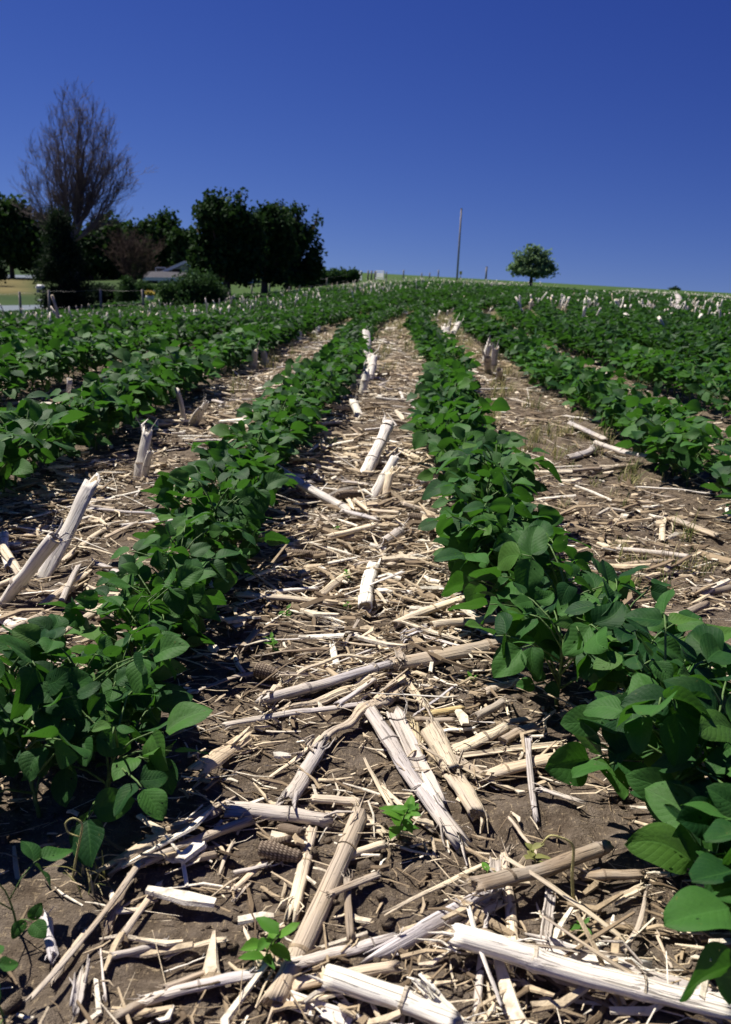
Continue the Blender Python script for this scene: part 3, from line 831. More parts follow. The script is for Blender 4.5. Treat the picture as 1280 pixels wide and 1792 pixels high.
# ---- standing stubs: individuals near by, one mass beyond
stub_proto = []
for i, tone in enumerate(('white', 'white', 'grey', 'cream', 'white', 'grey')):
    seedc[0] += 1; stub_proto.append((tone, residue_meshes('R', .22, .02, tone, seedc[0], fine=False)[0]))
cand = []
for k in range(-26, 34):
    Y = 3.0
    while Y < 62:
        Y += rng.uniform(.12, .34) * (1 if Y > 12 else 1.6)
        X = float(rowx(k - .5, Y)) + rng.normal(0, .06) - .08
        side = X - float(bend(Y))
        if outside(X, Y) > -.8: continue
        P = np.array([X, Y, float(terr(X, Y))])
        if not inframe(P, 30, 30): continue
        dens = (.95 if Y < 20 else .5) if side < -3 else (.66 if side > 5 or (side > 1.5 and Y > 14) else .16)
        if Y < 7: dens *= .25
        if fbm(X * .5, Y * .22, 2, 77) < .42 and Y > 5: dens *= .2
        if -4 <= side <= 1.5 and Y > 26: dens = .25
        if rng.random() > dens: continue
        cand.append((Y, P, side))
cand.sort(key=lambda c: depth(c[1]))
stuffV, stuffF, stuffMI, nv = [], [], [], 0
for i, (Y, P, side) in enumerate(cand):
    hgt = float(np.clip(rng.normal(.29, .07), .14, .45)) * (1.08 if side > 1.5 and Y > 8 else 1.3 if side < -3 else .6)
    ti = int(rng.choice([0, 1, 4, 3, 2], p=[.27, .27, .26, .12, .08]) if side > 1.5 else rng.integers(len(stub_proto))); tone, me = stub_proto[ti]
    lean = rng.normal(0, .36, 2); d = np.array([lean[0], lean[1], 1.0]); d /= np.linalg.norm(d)
    p0 = P - d * .02; p1 = P + d * hgt; wsc = rng.uniform(.75, 1.25) * (1.9 if side > 2 and Y > 8 else 1.5)
    M = align(p0, p1, rng.uniform(0, 6)) @ Matrix.Diagonal((hgt / .22, wsc, wsc, 1))
    if i < 170:
        o = link('stubble_stalk', me, M=M)
        where = ('house-side' if side < 0 else 'lone-tree-side') if abs(side) > .5 else 'central'
        far = 'close' if Y < 9 else 'farther'
        lab = f'{tone} standing corn stub among the {far} {where} bean rows'
        tag(o, lab, 'stubble stalk', group='standing stubs, ' + lab)
    else:
        n = len(me.vertices); co = np.empty(n * 3); me.vertices.foreach_get('co', co); co = co.reshape(-1, 3)
        Mm = np.array(M); stuffV.append(co @ Mm[:3, :3].T + Mm[:3, 3])
        for p in me.polygons: stuffF.append(tuple(v + nv for v in p.vertices)); stuffMI.append({'white': 0, 'grey': 1, 'cream': 2}[tone])
        nv += n
if stuffV:
    me = new_mesh('far_stubble', np.concatenate(stuffV), stuffF, [ST['white'], ST['grey'], ST['cream']], mi=stuffMI)
    tag(link('far_stubble', me), 'pale corn stubble standing across the far bean field', 'stubble', kind='stuff')
print('stubs', len(cand), 'residue', count)

# ---- cobs
def cob_mesh(L_, r, seed):
    rs = np.random.default_rng(seed); nr, na = int(L_ / .0022), 36
    V, A = [], []
    for i in range(nr):
        t = i / (nr - 1); prof = r * (.80 + .25 * math.sin(PI * min(1, t * 1.15 + .08))) * (1 if .02 < t < .98 else .55)
        for j in range(na):
            th = 2 * PI * j / na
            b = (math.sin(PI * i * .5) ** 2) * (math.cos(th * 9) ** 2)
            h = prof * (1 + .10 * b + rs.normal(0, .012) + .05 * math.sin(5 * t + th))
            V.append((t * L_ - L_ / 2, math.cos(th) * h, math.sin(th) * h)); A.append(np.clip(b * 1.0 + rs.normal(0, .12), 0, 1))
    Fc = [(i * na + j, (i + 1) * na + j, (i + 1) * na + (j + 1) % na, i * na + (j + 1) % na) for i in range(nr - 1) for j in range(na)]
    Fc += [tuple(range(na)), tuple((nr - 1) * na + j for j in range(na))[::-1]]
    return new_mesh('corn_cob', V, Fc, COB, attrs={'rnd': A})
COBS = '''
478 968 588 976 18|grooved grey corn cob lying beside the house-side beans
590 882 646 862 16|dark cob half hidden behind the crossing raised stalk
714 908 763 913 17|brown cob fragment near the lone-tree-side beans
748 932 790 930 12|small pitted cob chip near the lone-tree-side beans
670 1014 720 1008 15|short cob piece behind the long white strip
452 1494 528 1503 26|dark split corn cob beside the flat cream stalk piece
488 1438 530 1478 18|slanting split cob above the dark one
466 1466 508 1487 15|thin cob slice lying between two split cobs
445 1184 492 1190 24|weathered cob end at the tip of the curled husk
420 990 396 1010 16|brown cob under the house-side bean leaves
'''
for ln in COBS.strip().splitlines():
    a, lab = ln.split('|'); x0, y0, x1, y1, wp = map(float, a.split())
    p0, p1 = G(x0, y0, .008), G(x1, y1, .008); r = wp / 2 * depth(p0) / F
    z0, z1 = settle(p0, p1, r * .9); p0[2] = gz(*p0[:2]) + z0; p1[2] = gz(*p1[:2]) + z1
    seedc[0] += 1
    tag(link('corn_cob', cob_mesh(float(np.linalg.norm(p1 - p0)), r, seedc[0]), M=align(p0, p1)), lab, 'corn cob')

# ---- fine litter nobody could count
def litter():
    N = 175000
    def dens(X, Y): return np.clip(sm(.26, .56, fbm(X * 2.2, Y * 2.2, 3, 55)), .16, 1)
    Y = .42 + 14 * rng.random(N) ** 1.75; X = rng.uniform(-1, 1, N) * (.56 * Y + .22)
    keep = rng.random(N) < dens(X, Y)
    dl = (X - rowx(0, Y)) / ROWS; fr = np.abs(dl - np.floor(dl) - .5)          # 0 in a lane's middle
    keep &= (rng.random(N) < np.where(fr > .38, .4, 1))
    lone = (dl > .1) & (Y < 5); keep &= ~lone | (rng.random(N) < .45); keep &= (Y > .85) | (rng.random(N) < .88)
    soilpatch = (np.hypot((X + .27) / .17, (Y - .62) / .10) < 1) | (np.hypot((X - .22) / .12, (Y - .80) / .07) < 1) | (np.hypot((X - .02) / .07, (Y - .66) / .05) < 1)
    keep &= ~(soilpatch & (rng.random(N) < .72))
    X, Y = X[keep], Y[keep]; n = len(X)
    Z = terr(X, Y) + soil_rough(X, Y)
    L_ = np.clip(rng.lognormal(-3.65, .6, n), .010, .13) * (1 + .05 * Y); wd = np.clip(rng.lognormal(-6.1, .6, n), .0008, .008) * (1 + .13 * Y)
    chip = rng.random(n) < np.where(Y > 1.2, .17, .03); wd = np.where(chip, np.clip(wd * 3.0, .004, .013 + .004 * Y), wd); L_ = np.where(chip, np.clip(L_ * 1.5, .02, .11 + .01 * Y), L_)
    a = np.where(rng.random(n) < .6, rng.normal(0, .6, n), rng.uniform(0, PI, n)); tilt = rng.normal(0, .14, n); c, s = np.cos(a), np.sin(a)
    dx = np.stack([c * np.cos(tilt), s * np.cos(tilt), np.sin(tilt)], 1); dy = np.stack([-s, c, rng.normal(0, .35, n)], 1); bw = (rng.normal(0, .10, n) * L_)[:, None]
    th = wd * .22; o = np.stack([X, Y, Z + np.abs(np.sin(tilt)) * L_ * .5 + th + np.where(chip, rng.uniform(.004, .011, n), rng.uniform(0, .007, n))], 1); up = np.stack([0 * th, 0 * th, th], 1)
    P = []
    tp = rng.uniform(.25, 1, (2, n))
    for t, f in ((-.5, tp[0]), (rng.uniform(-.2, .2, n), 1), (.5, tp[1])):
        cc = o + dx * (L_ * t)[:, None] + (dy * bw if isinstance(f, int) else 0); e = dy * (wd * .5 * f)[:, None]
        P += [cc - e, cc + e, cc + e * .7 + up, cc - e * .7 + up]
    V = np.stack(P, 1).reshape(-1, 3); b = np.arange(n)[:, None] * 12; Q = []
    for k in (0, 4):
        for j in range(4): Q.append(b + np.array([k + j, k + 4 + j, k + 4 + (j + 1) % 4, k + (j + 1) % 4]))
    Q.append(b + np.array([0, 1, 2, 3])); Q.append(b + np.array([11, 10, 9, 8]))
    A = np.repeat(np.clip(np.where(chip, .04, 0) + rng.beta(1.15, 1.12, n), 0, 1), 12)
    me = new_mesh('straw_litter', V, np.concatenate(Q), LITTER, smooth=False, attrs={'rnd': A})
    me.polygons.foreach_set('use_smooth', np.zeros(len(me.polygons), bool))
    tag(link('straw_litter', me), 'fine chopped straw and leaf bits covering the soil between the rows', 'straw litter', kind='stuff')
litter()

# ---- crumbs of soil
def clods():
    import bmesh
    bm = bmesh.new(); bmesh.ops.create_icosphere(bm, subdivisions=1, radius=1); bm.verts.ensure_lookup_table()
    B = np.array([v.co[:] for v in bm.verts]); T = np.array([[v.index for v in f.verts] for f in bm.faces]); bm.free()
    n = 5200; Y = .42 + 5 * rng.random(n) ** 1.9; X = rng.uniform(-1, 1, n) * (.56 * Y + .2)
    keep = fbm(X * 3, Y * 3, 2, 31) > .40; X, Y = X[keep], Y[keep]; n = len(X)
    s = np.clip(rng.lognormal(-5.6, .5, n), .002, .010) * (1 + .12 * Y)
    V = B[None] * (1 + rng.normal(0, .30, (n, len(B), 1))) * (s[:, None, None] * np.stack([rng.uniform(.8, 1.4, n), rng.uniform(.8, 1.4, n), rng.uniform(.5, .9, n)], 1)[:, None, :])
    V = V + np.stack([X, Y, terr(X, Y) + soil_rough(X, Y) + s * .15], 1)[:, None, :]
    me = new_mesh('soil_crumbs', V.reshape(-1, 3), (T[None] + (np.arange(n) * len(B))[:, None, None]).reshape(-1, 3), GROUND, smooth=False)
    tag(link('soil_crumbs', me), 'brown soil clods and crumbs lying between the straw', 'soil', kind='stuff')
clods()
# ------------------------------------------------------------------ soybean plants
def leaflet(nu, nv, seed):
    """unit-long broad oval leaflet: x across, y along, folded along the midrib, quilted between the veins"""
    rs = np.random.default_rng(seed)
    wid = rs.uniform(.36, .45); fold = rs.uniform(.10, .5); arch = rs.uniform(-.05, .28); tw = rs.normal(0, .25)
    ph = rs.uniform(0, 6, 3); side = rs.normal(0, .07); asym = rs.uniform(.9, 1.1)
    V, UV = [], []
    for j in range(nv):
        t = j / (nv - 1)
        w = wid * (math.sin(PI * min(1, max(0, t)) ** .82) ** .52) * (1.06 - .24 * t) if 0 < t < 1 else .004
        for i in range(nu):
            u = 2 * i / (nu - 1) - 1
            x = u * w * (asym if u > 0 else 1 / asym); z = fold * abs(x) * (1 - .5 * abs(u) * (1 + .5 * math.sin(ph[0] + 5 * t)))
            z += .002 * math.sin(26 * t - 9 * abs(u) + ph[1]) * abs(u) * (nu > 5)
            z += .028 * math.sin(7 * t + ph[2] + (2 if u > 0 else 0)) * abs(u) ** 2
            y = t - .10 * abs(u) * w * 2 * (t - .4)
            a = arch * t * t; z2 = z - a * t * .8 + tw * x * (t - .4)
            V.append((x + side * math.sin(PI * t), y, z2)); UV.append((i / (nu - 1), t))
    Fc = [(j * nu + i, j * nu + i + 1, (j + 1) * nu + i + 1, (j + 1) * nu + i) for j in range(nv - 1) for i in range(nu - 1)]
    return np.array(V), Fc, UV
def frame(y, zhint):
    y = y / np.linalg.norm(y); x = np.cross(y, zhint); x /= np.linalg.norm(x) + 1e-9; z = np.cross(x, y)
    return np.stack([x, y, z], 1)
def rot_axis(v, k, a):
    k = k / np.linalg.norm(k); c, s = math.cos(a), math.sin(a)
    return v * c + np.cross(k, v) * s + k * (k @ v) * (1 - c)

def plant_spec(seed, nl=9, big=1.0, pet=1.0):
    rs = np.random.default_rng(seed)
    hgt = rs.uniform(.11, .155); bx, by = rs.normal(0, .02, 2)
    st = np.array([(bx * t * t, by * t * t, hgt * t) for t in np.linspace(0, 1, 6)])
    leaves = []; az = rs.uniform(0, 6.28)
    for i in range(nl):
        t = .22 + .78 * (i / (nl - 1)) ** .9; zb = np.array([bx * t * t, by * t * t, hgt * t])
        az += PI + rs.normal(0, .75)
        young = max(0, (i - nl + 3)) / 3
        pl = pet * rs.uniform(.06, .115) * (1 - .62 * young) * (1 if i > 0 else .55); el = rs.uniform(.35, .95) + .25 * young
        h = np.array([math.cos(az), math.sin(az), 0])
        e = zb + h * pl * math.cos(el) + np.array([0, 0, pl * math.sin(el)])
        m = (zb + e) / 2 + np.array([0, 0, pl * .10])
        size = rs.uniform(.044, .074) * (1 - .55 * young) * (1 if i > 0 else .7) * big
        tilt = rs.normal(0, .5); ups = rot_axis(np.array([0, 0, 1.0]), np.array([-h[1], h[0], 0]), rs.normal(-.1, .35)); ups = rot_axis(ups, h, tilt)
        lf = []
        for k, da in ((0, 0), (1, 1.45), (2, -1.45)):
            d = rot_axis(h, ups, da + rs.normal(0, .16)); d = d - ups * (d @ ups); d /= np.linalg.norm(d)
            d = d + ups * rs.uniform(-.55, .25 + .6 * young); d /= np.linalg.norm(d)
            up2 = rot_axis(ups, d, rs.normal(0, .5))
            s = size * (rs.uniform(.9, 1.05) if k else 1.08)
            o = e + (h * .016 if k == 0 else 0) + d * .003
            lf.append((o, frame(d, up2) * s, int(rs.integers(8))))
        leaves.append((np.array([zb, m, e, e + h * .016]), lf))
    return st, leaves

LV = [leaflet(9, 13, 700 + i) for i in range(8)]
LM = [leaflet(5, 6, 700 + i) for i in range(8)]
LF = [leaflet(3, 4, 700 + i) for i in range(8)]
LMESH = [new_mesh('leaflet', v, f, BEAN, uv=u) for v, f, u in LV]

def tube_vf(P, R, n):
    b = MB(); b.tube(P, R, n, cap=False); return np.concatenate(b.V), b.F

def make_plant_near(seed, nl, big=1.0):
    st, leaves = plant_spec(seed, nl, big)
    root = empty('soybean_plant')
    b = MB(); b.tube(st, np.linspace(.0034, .0018, len(st)), 7); link('stem', b.mesh('bean_stem', STEM), root)
    for pts, lf in leaves:
        b = MB(); b.tube(pts, [.0019, .0015, .0013, .001], 6); lo_ = link('leaf', b.mesh('leaf_stalk', STEM), root)
        for o, Fm, k in lf:
            M = Matrix([list(Fm[r]) + [o[r]] for r in range(3)] + [[0, 0, 0, 1]])
            link('leaflet', LMESH[k], lo_, M)
    return root
def merged(st, leaves, LS, stem=True, npet=4):
    V, Fc, UV, MI, A = [], [], [], [], []; n = 0
    rs = np.random.default_rng(len(leaves) + int(abs(st[-1][0]) * 1e6))
    def put(v, f, uv, mi, a):
        nonlocal n
        V.append(v); UV.extend(uv); A.extend([a] * len(v))
        for q in f: Fc.append(tuple(i + n for i in q)); MI.append(mi)
        n += len(v)
    if stem:
        v, f = tube_vf(st[::2], .003, 5); put(v, f, [(.2, .5)] * len(v), 1, 0)
    for pts, lf in leaves:
        if npet: v, f = tube_vf(pts[[0, 2]] if npet < 5 else pts, .0016, npet); put(v, f, [(.2, .5)] * len(v), 1, 0)
        for o, Fm, k in lf:
            v, f, uv = LS[k]; put(v @ Fm.T + o, f, uv, 0, rs.random())
    return np.concatenate(V), Fc, UV, MI, A
def make_plant_mid(seed, nl):
    st, leaves = plant_spec(seed, nl, .80, .80); root = empty('soybean_plant')
    b = MB(); b.tube(st, np.linspace(.0034, .0018, len(st)), 5); link('stem', b.mesh('bean_stem', STEM), root)
    for lf in leaves:
        V, Fc, UV, MI, A = merged(st, [lf], LM, stem=False)
        link('leaf', new_mesh('bean_leaf', V, Fc, [BEAN, STEM], uv=UV, mi=MI, attrs={'rnd': A}), root)
    return root
def make_plant_far(seed, nl):
    st, leaves = plant_spec(seed, nl, .80, .82)
    V, Fc, UV, MI, A = merged(st, leaves, LF, npet=3)
    return new_mesh('soybean_plant', V, Fc, [BEAN, STEM], uv=UV, mi=MI, attrs={'rnd': A})

NEAR = [make_plant_near(900 + i, 13 + i % 3, .88) for i in range(7)]
MID = [make_plant_mid(930 + i, 14 + i % 3) for i in range(7)]
FARP = [make_plant_far(960 + i, 16) for i in range(8)]
used = set()
def plant_at(lod, P, rz, s):
    if lod == 2:
        o = link('soybean_plant', FARP[int(rng.integers(len(FARP)))])
    else:
        src = (NEAR, MID)[lod]; i = int(rng.integers(len(src)))
        if (lod, i) in used: o = copy_tree(src[i])
        else: used.add((lod, i)); o = src[i]
    o.location = P; o.rotation_euler = (rng.normal(0, .08), rng.normal(0, .08), rz); o.scale = (s, s, s)
    return o

ORD = 'first second third fourth fifth sixth seventh eighth ninth tenth eleventh twelfth thirteenth fourteenth fifteenth sixteenth seventeenth eighteenth nineteenth twentieth'.split()
ROWNAME = {0: 'first lone-tree-side row', -1: 'first house-side row', 1: 'second lone-tree-side row', -2: 'second house-side row', 2: 'third lone-tree-side row', -3: 'third house-side row', 3: 'fourth lone-tree-side row', -4: 'fourth house-side row'}
spots = []
for k in range(-40, 44):
    Y = .50 + rng.uniform(0, .05)
    if k == -1: Y = .80
    if k == 0: Y = .47
    while Y < FIELD_END + 3:
        far = Y > 14
        Y += (rng.uniform(.06, .095) if Y < 8 else rng.uniform(.075, .12)) if not far else (rng.uniform(.12, .18) if Y < 30 else rng.uniform(.24, .36))
        X = float(rowx(k, Y)) + rng.normal(0, .022)
        if k == -1: X -= .035
        if k == 0: X += .04 * (1 - float(sm(.9, 1.5, Y)))
        if float(outside(X, Y)) > -.25 + .5 * (Y > 34): continue
        if abs(k) < 4 and Y > 1.6 and vnoise(Y * 1.7, k * 3.1, 5) < .10: continue
        x, y, z = proj((X, Y, float(terr(X, Y)) + .1))
        mg = 300 / max(z, .3) + 60
        if z < .2 or x < -mg or x > 1280 + mg or y > 1792 + 420 / z: continue
        seen = -150 / z < x < 1280 + 150 / z and y < 1792 + 300 / z
        spots.append((k, X, Y, z, seen))
vis = sorted([s for s in spots if s[4]], key=lambda s: s[3])[:288]
visset = set(map(id, vis)); ordc = {}
for s in sorted(vis, key=lambda s: s[2]):
    k, X, Y, z, _ = s
    lod = 0 if z < 1.75 else (1 if z < 3.3 else 2)
    sc_ = rng.uniform(.85, 1.12) * (1.0 if abs(k) < 2 else 1.08)
    if k >= 1 or k <= -2: sc_ *= 1.16
    if k in (0, -1) and z > 1.9: sc_ *= 1.12 if k == 0 else 1.04
    if z < 1.0: sc_ *= .95
    if k == -1 and Y < 1.55: sc_ *= .80
    o = plant_at(lod, (X, Y, gz(X, Y) - .004), rng.uniform(0, 6.28), sc_)
    ordc[k] = ordc.get(k, 0) + 1; c = ordc[k]
    rn = ROWNAME.get(k, 'outer ' + ('house' if k < 0 else 'lone-tree') + '-side rows')
    if c <= len(ORD) and k in ROWNAME:
        look = 'tall' if sc_ > 1.03 else ('low' if sc_ < .92 else 'leafy')
        lab, grp = f'{look} soybean plant, {ORD[c - 1]} from the camera end of the {rn}', f'soybean plants of the {rn}'
    else:
        part = 'middle' if z < 5 else 'far'
        lab = f'small green soybean plant in the {part} stretch of the {rn}'; grp = f'soybean plants, {part} stretch of the {rn}'
    tag(o, lab, 'soybean plant', group=grp)
for px, py, s_, lab in ((70, 1425, .82, 'broad-leaved soybean plant at the picture edge, beside the row end above the low three-part leaf'), (5, 1350, .9, 'leafy soybean plant cut by the picture edge at the row end on the house side'), (110, 1330, .88, 'soybean plant crowded into the end of the first house-side row behind the drooping one'),
                        (185, 1410, .85, 'soybean plant whose leaves droop over the dappled stub at the end of its row'),
                        (1272, 1580, .8, 'soybean plant overhanging the tan leaf strip at the picture edge'), (1238, 1480, .85, 'soybean plant spreading over the brown stalk beside the bare soil'), (1330, 1715, .8, 'soybean plant shading the grey half stalk in the bottom corner')):
    P = G(px, py); o = plant_at(0, (P[0], P[1], gz(P[0], P[1]) - .004), rng.uniform(0, 6.28), s_); tag(o, lab, 'soybean plant')

for lod, src in ((0, NEAR), (1, MID)):
    for i, o in enumerate(src):
        if (lod, i) not in used:
            for c in list(o.children_recursive) + [o]: bpy.data.objects.remove(c)

# the rest of the field: too many plants to count, one object
def clump(seed, nl, s6):
    st, leaves = plant_spec(seed, nl, s6, .82)
    hexa = np.array([(0, 0, 0), (-.34, .28, .10), (-.24, .74, .05), (0, 1, -.08), (.24, .74, .05), (.34, .28, .10)])
    V = []
    for pts, lf in leaves:
        for o, Fm, k in lf: V.append(hexa @ Fm.T + o)
    return np.concatenate(V)
C1 = [clump(1000 + i, 17, .84) for i in range(6)]; C2 = [clump(1020 + i, 13, 1.15) for i in range(6)]; C3 = [clump(1040 + i, 8, 1.8) for i in range(6)]
VV = []
for s in spots:
    if id(s) in visset: continue
    k, X, Y, z, _ = s
    src = C1 if Y < 14 else (C2 if Y < 30 else C3)
    v = src[int(rng.integers(6))]; a = rng.uniform(0, 6.28); c_, s_ = math.cos(a), math.sin(a); sc_ = rng.uniform(.85, 1.15) * (1.05 if k in (0, -1) else 1.28)
    if Y > 30: v = v * np.array([1.25, 1.25, 1])
    R = np.array([[c_, -s_, 0], [s_, c_, 0], [0, 0, 1]]) * sc_
    VV.append(v @ R.T + np.array([X, Y, float(terr(X, Y))]))
VV = np.concatenate(VV); nlf = len(VV) // 6; b = np.arange(nlf)[:, None] * 6
FF = np.concatenate([b + np.array([0, 3, 2, 1]), b + np.array([0, 5, 4, 3])])
me = new_mesh('soybean_foliage', VV, FF, BEANFAR, smooth=False, attrs={'rnd': np.repeat(rng.random(nlf), 6)})
me.polygons.foreach_set('use_smooth', np.zeros(len(me.polygons), bool))
tag(link('soybean_foliage', me), 'green soybean rows carpeting the field up to the crest and the fence', 'soybean crop', kind='stuff')
print('plants', len(spots), 'stuff leaflets', nlf)

# two small plants off the rows
def small_plant(px, py, hgt, label, seed, n=4, s=1.0):
    P = G(px, py); st, leaves = plant_spec(seed, n, s)
    root = empty('soybean_plant', (P[0], P[1], gz(P[0], P[1])), rng.uniform(0, 6))
    k = hgt / st[-1][2]
    b = MB(); b.tube(st, np.linspace(.003, .0016, len(st)), 7); link('stem', b.mesh('bean_stem', STEM), root)
    for pts, lf in leaves:
        b = MB(); b.tube(pts, [.0018, .0014, .0012, .001], 6); lo_ = link('leaf', b.mesh('leaf_stalk', STEM), root)
        for o, Fm, q in lf: link('leaflet', LMESH[q], lo_, Matrix([list(Fm[r]) + [o[r]] for r in range(3)] + [[0, 0, 0, 1]]))
    root.scale = (k, k, k); tag(root, label, 'soybean plant')
small_plant(866, 1035, .10, 'small spindly soybean seedling standing off the row in the straw', 1101, 5, .62)
small_plant(30, 1625, .06, 'low soybean plant with a few broad leaves at the bottom corner', 1105, 4, 1.25)
small_plant(10, 1800, .05, 'little soybean leaf poking in at the very bottom corner', 1103, 3, .8)
small_plant(425, 985, .07, 'short soybean seedling at the straw edge beside the grooved cob', 1104, 4, .75)

# ------------------------------------------------------------------ weeds and dying grass
def weed(px, py, hgt, label, seed, mat=WEED, n=9, ll=.02, stemmat=None):
    rs = np.random.default_rng(seed); P = G(px, py)
    root = empty('weed_seedling', (P[0], P[1], gz(P[0], P[1]) - .002)); tag(root, label, 'weed')
    lean = rs.normal(0, .25, 2)
    pts = np.array([(lean[0] * hgt * t * t, lean[1] * hgt * t * t, hgt * t) for t in np.linspace(0, 1, 5)])
    b = MB(); b.tube(pts, [.0013, .0012, .001, .0008, .0006], 5); link('stem', b.mesh('weed_stem', stemmat or WSTEM), root)
    az = rs.uniform(0, 6)
    for i in range(n):
        az += 2.2 + rs.normal(0, .3); t = .3 + .7 * i / (n - 1); o = np.array([lean[0] * hgt * t * t, lean[1] * hgt * t * t, hgt * t])
        d = np.array([math.cos(az), math.sin(az), rs.uniform(-.1, .8)]); s = ll * rs.uniform(.7, 1.2)
        Fm = frame(d, np.array([0, 0, 1.0])) * s; v, f, u = LM[int(rs.integers(8))]
        link('leaf', new_mesh('weed_leaf', (v * np.array([.62, 1, 1])) @ Fm.T + o, f, mat, uv=u), root)
WEEDS = '''
697 1470 .052 .026 11|bright leafy weed seedling in the middle of the foreground straw
462 1690 .050 .026 9|leafy green weed beside the long two-jointed stalk
1012 1632 .018 .013 6|tiny green weed above the bright white half stalk
938 1512 .030 .022 7|wilting pale weed on the soil by the weathered brown stalk
851 1536 .016 .014 5|two-leaved weed sprout beside the short grey stub
500 1085 .022 .015 7|small green weed between the cross-lying pale stalks
478 1140 .026 .016 8|green weed sprouting through the straw by the knobbly stalk end
608 1022 .020 .014 7|small weed under the cream stalk near the pale upright one
612 1058 .016 .012 6|small weed close to the pale upright stalk foot
590 938 .018 .014 7|small green weed in front of the crossing raised stalk
820 1195 .020 .013 7|pale green weed near the jointed tan stalk
896 1112 .018 .013 6|weed sprout under the lone-tree-side bean stems
600 690 .03 .02 7|green weed at the edge of the white stub cluster
836 975 .02 .012 6|little weed beside the spindly soybean seedling
'''
for i, ln in enumerate(WEEDS.strip().splitlines()):
    a, lab = ln.split('|'); px, py, hg, ll, n = map(float, a.split())
    weed(px, py, hg, lab, 1200 + i, WILT if 'wilting' in lab else WEED, int(n), ll)
def curl(name, pts, r, mat, label):
    P = np.array(pts); t = np.linspace(0, len(P) - 1, len(P) * 5); Q = np.stack([np.interp(t, np.arange(len(P)), P[:, k]) for k in range(3)], 1)
    for _ in range(4): Q[1:-1] = (Q[:-2] + 2 * Q[1:-1] + Q[2:]) / 4
    b = MB(); b.tube(Q, np.linspace(r, r * .5, len(Q)), 6); tag(link(name, b.mesh(name, mat)), label, 'weed')
def at_h(px, py, base, h):
    """point above the ground spot of base, on the line of sight of px,py"""
    B = G(*base); return AT(px, py, B[1])
bs = (128, 1540); curl('weed_shoot', [at_h(*p, bs, 0) for p in ((126, 1545), (132, 1510), (141, 1465), (146, 1440), (128, 1430), (113, 1440), (118, 1458), (138, 1464))], .0014, YSTEM, 'curled pale green shoot beside the low three-part bean leaf')
bs = (1004, 1575); curl('weed_shoot', [at_h(*p, bs, 0) for p in ((1004, 1578), (1001, 1530), (1006, 1480), (990, 1468), (962, 1460), (948, 1478))], .0018, YSTEM, 'thin yellow stem arching over the weathered brown stalk')

def grass_mesh(seed, n, hgt, spread):
    rs = np.random.default_rng(seed); V, Fc, A = [], [], []; k = 0
    for i in range(n):
        a = rs.uniform(0, 6.28); o = np.array([rs.normal(0, spread), rs.normal(0, spread), 0]); h = hgt * rs.uniform(.45, 1.2); cur = rs.uniform(.2, 1.5); w_ = rs.uniform(.0008, .002)
        d = np.array([math.cos(a), math.sin(a), 0]); sd_ = np.array([-d[1], d[0], 0]); v = rs.random()
        for j in range(6):
            t = j / 5; ang = cur * t * 1.3; c = o + d * h * (1 - math.cos(ang)) / max(cur, .2) * .9 + np.array([0, 0, h * math.sin(ang) / max(cur * 1.3, .3)])
            ww = w_ * (1 - t * .85); V += [c - sd_ * ww, c + sd_ * ww]; A += [v, v]
        for j in range(5): b = k + j * 2; Fc.append((b, b + 1, b + 3, b + 2))
        k += 12
    return new_mesh('grass_tuft', V, Fc, GRASS, attrs={'rnd': A})
GM = [grass_mesh(1300 + i, 16 + 4 * (i % 4), .055 + .012 * (i % 3), .012 + .005 * (i % 2)) for i in range(7)]
def tuft(P, s, lab, grp=None):
    o = link('grass_tuft', GM[int(rng.integers(len(GM)))]); o.location = (P[0], P[1], gz(P[0], P[1]) - .003); o.rotation_euler = (0, 0, rng.uniform(0, 6.28)); o.scale = (s, s, s)
    tag(o, lab, 'grass tuft', grp)
for px, py, s, lab in ((1150, 1000, 1.25, 'largest yellow dying grass tuft in the bare soil of the lone-tree-side lane'), (1100, 985, .9, 'curling grass tuft beside the largest dying tuft'),
                       (1205, 1000, .9, 'thin green grass tuft between the dying tufts and the edge'), (1235, 1005, .8, 'sparse upright grass blades next to the thin green tuft'),
                       (1075, 965, .7, 'dry curled grass at the bean leaf tips'), (1105, 1040, .8, 'low pale grass on the soil above the large bean leaves'),
                       (570, 790, .9, 'yellowish grass tuft under the house-side beans by the central straw'), (555, 815, .8, 'bent yellow grass blades at the house-side bean edge'),
                       (160, 1540, .8, 'pale wiry grass beneath the curled shoot'), (1068, 780, .8, 'yellow grass tuft at the foot of the second lone-tree-side row'),
                       (1020, 770, .9, 'grey-green grass tuft among the sticks of the lone-tree-side lane')):
    tuft(G(px, py), s, lab)
for _ in range(34):
    Y = rng.uniform(1.35, 3.4); X = float(rowx(.5, Y)) + rng.uniform(-.2, .25)
    if inframe((X, Y, 0)): tuft((X, Y), rng.uniform(.55, 1.15), 'yellowing grass tuft scattered over the close bare soil of the lone-tree-side lane', 'grass tufts on the close bare soil')
n = 0
while n < 250:
    lane = int(rng.choice([0, 1, -1, 2, 3, -2], p=[.17, .43, .10, .17, .08, .05])); Y = rng.uniform(3.2, 15)
    if lane == 1: Y = rng.uniform(2.3, 14)
    if lane == 0: Y = rng.uniform(5.2, 15)
    X = float(rowx(lane - .5, Y)) + rng.uniform(-.26, .26)
    if not inframe((X, Y, 0), 0, 0): continue
    nm = LANES.get(lane, 'of a farther lone-tree-side lane'); zn = 'nearer' if Y < 6 else 'distant'
    lab = f'small yellow-green grass tuft in the {zn} stretch {nm}'
    tuft((X, Y), rng.uniform(.7, 1.3) * (1 + .09 * Y), lab, 'grass tufts, ' + lab); n += 1
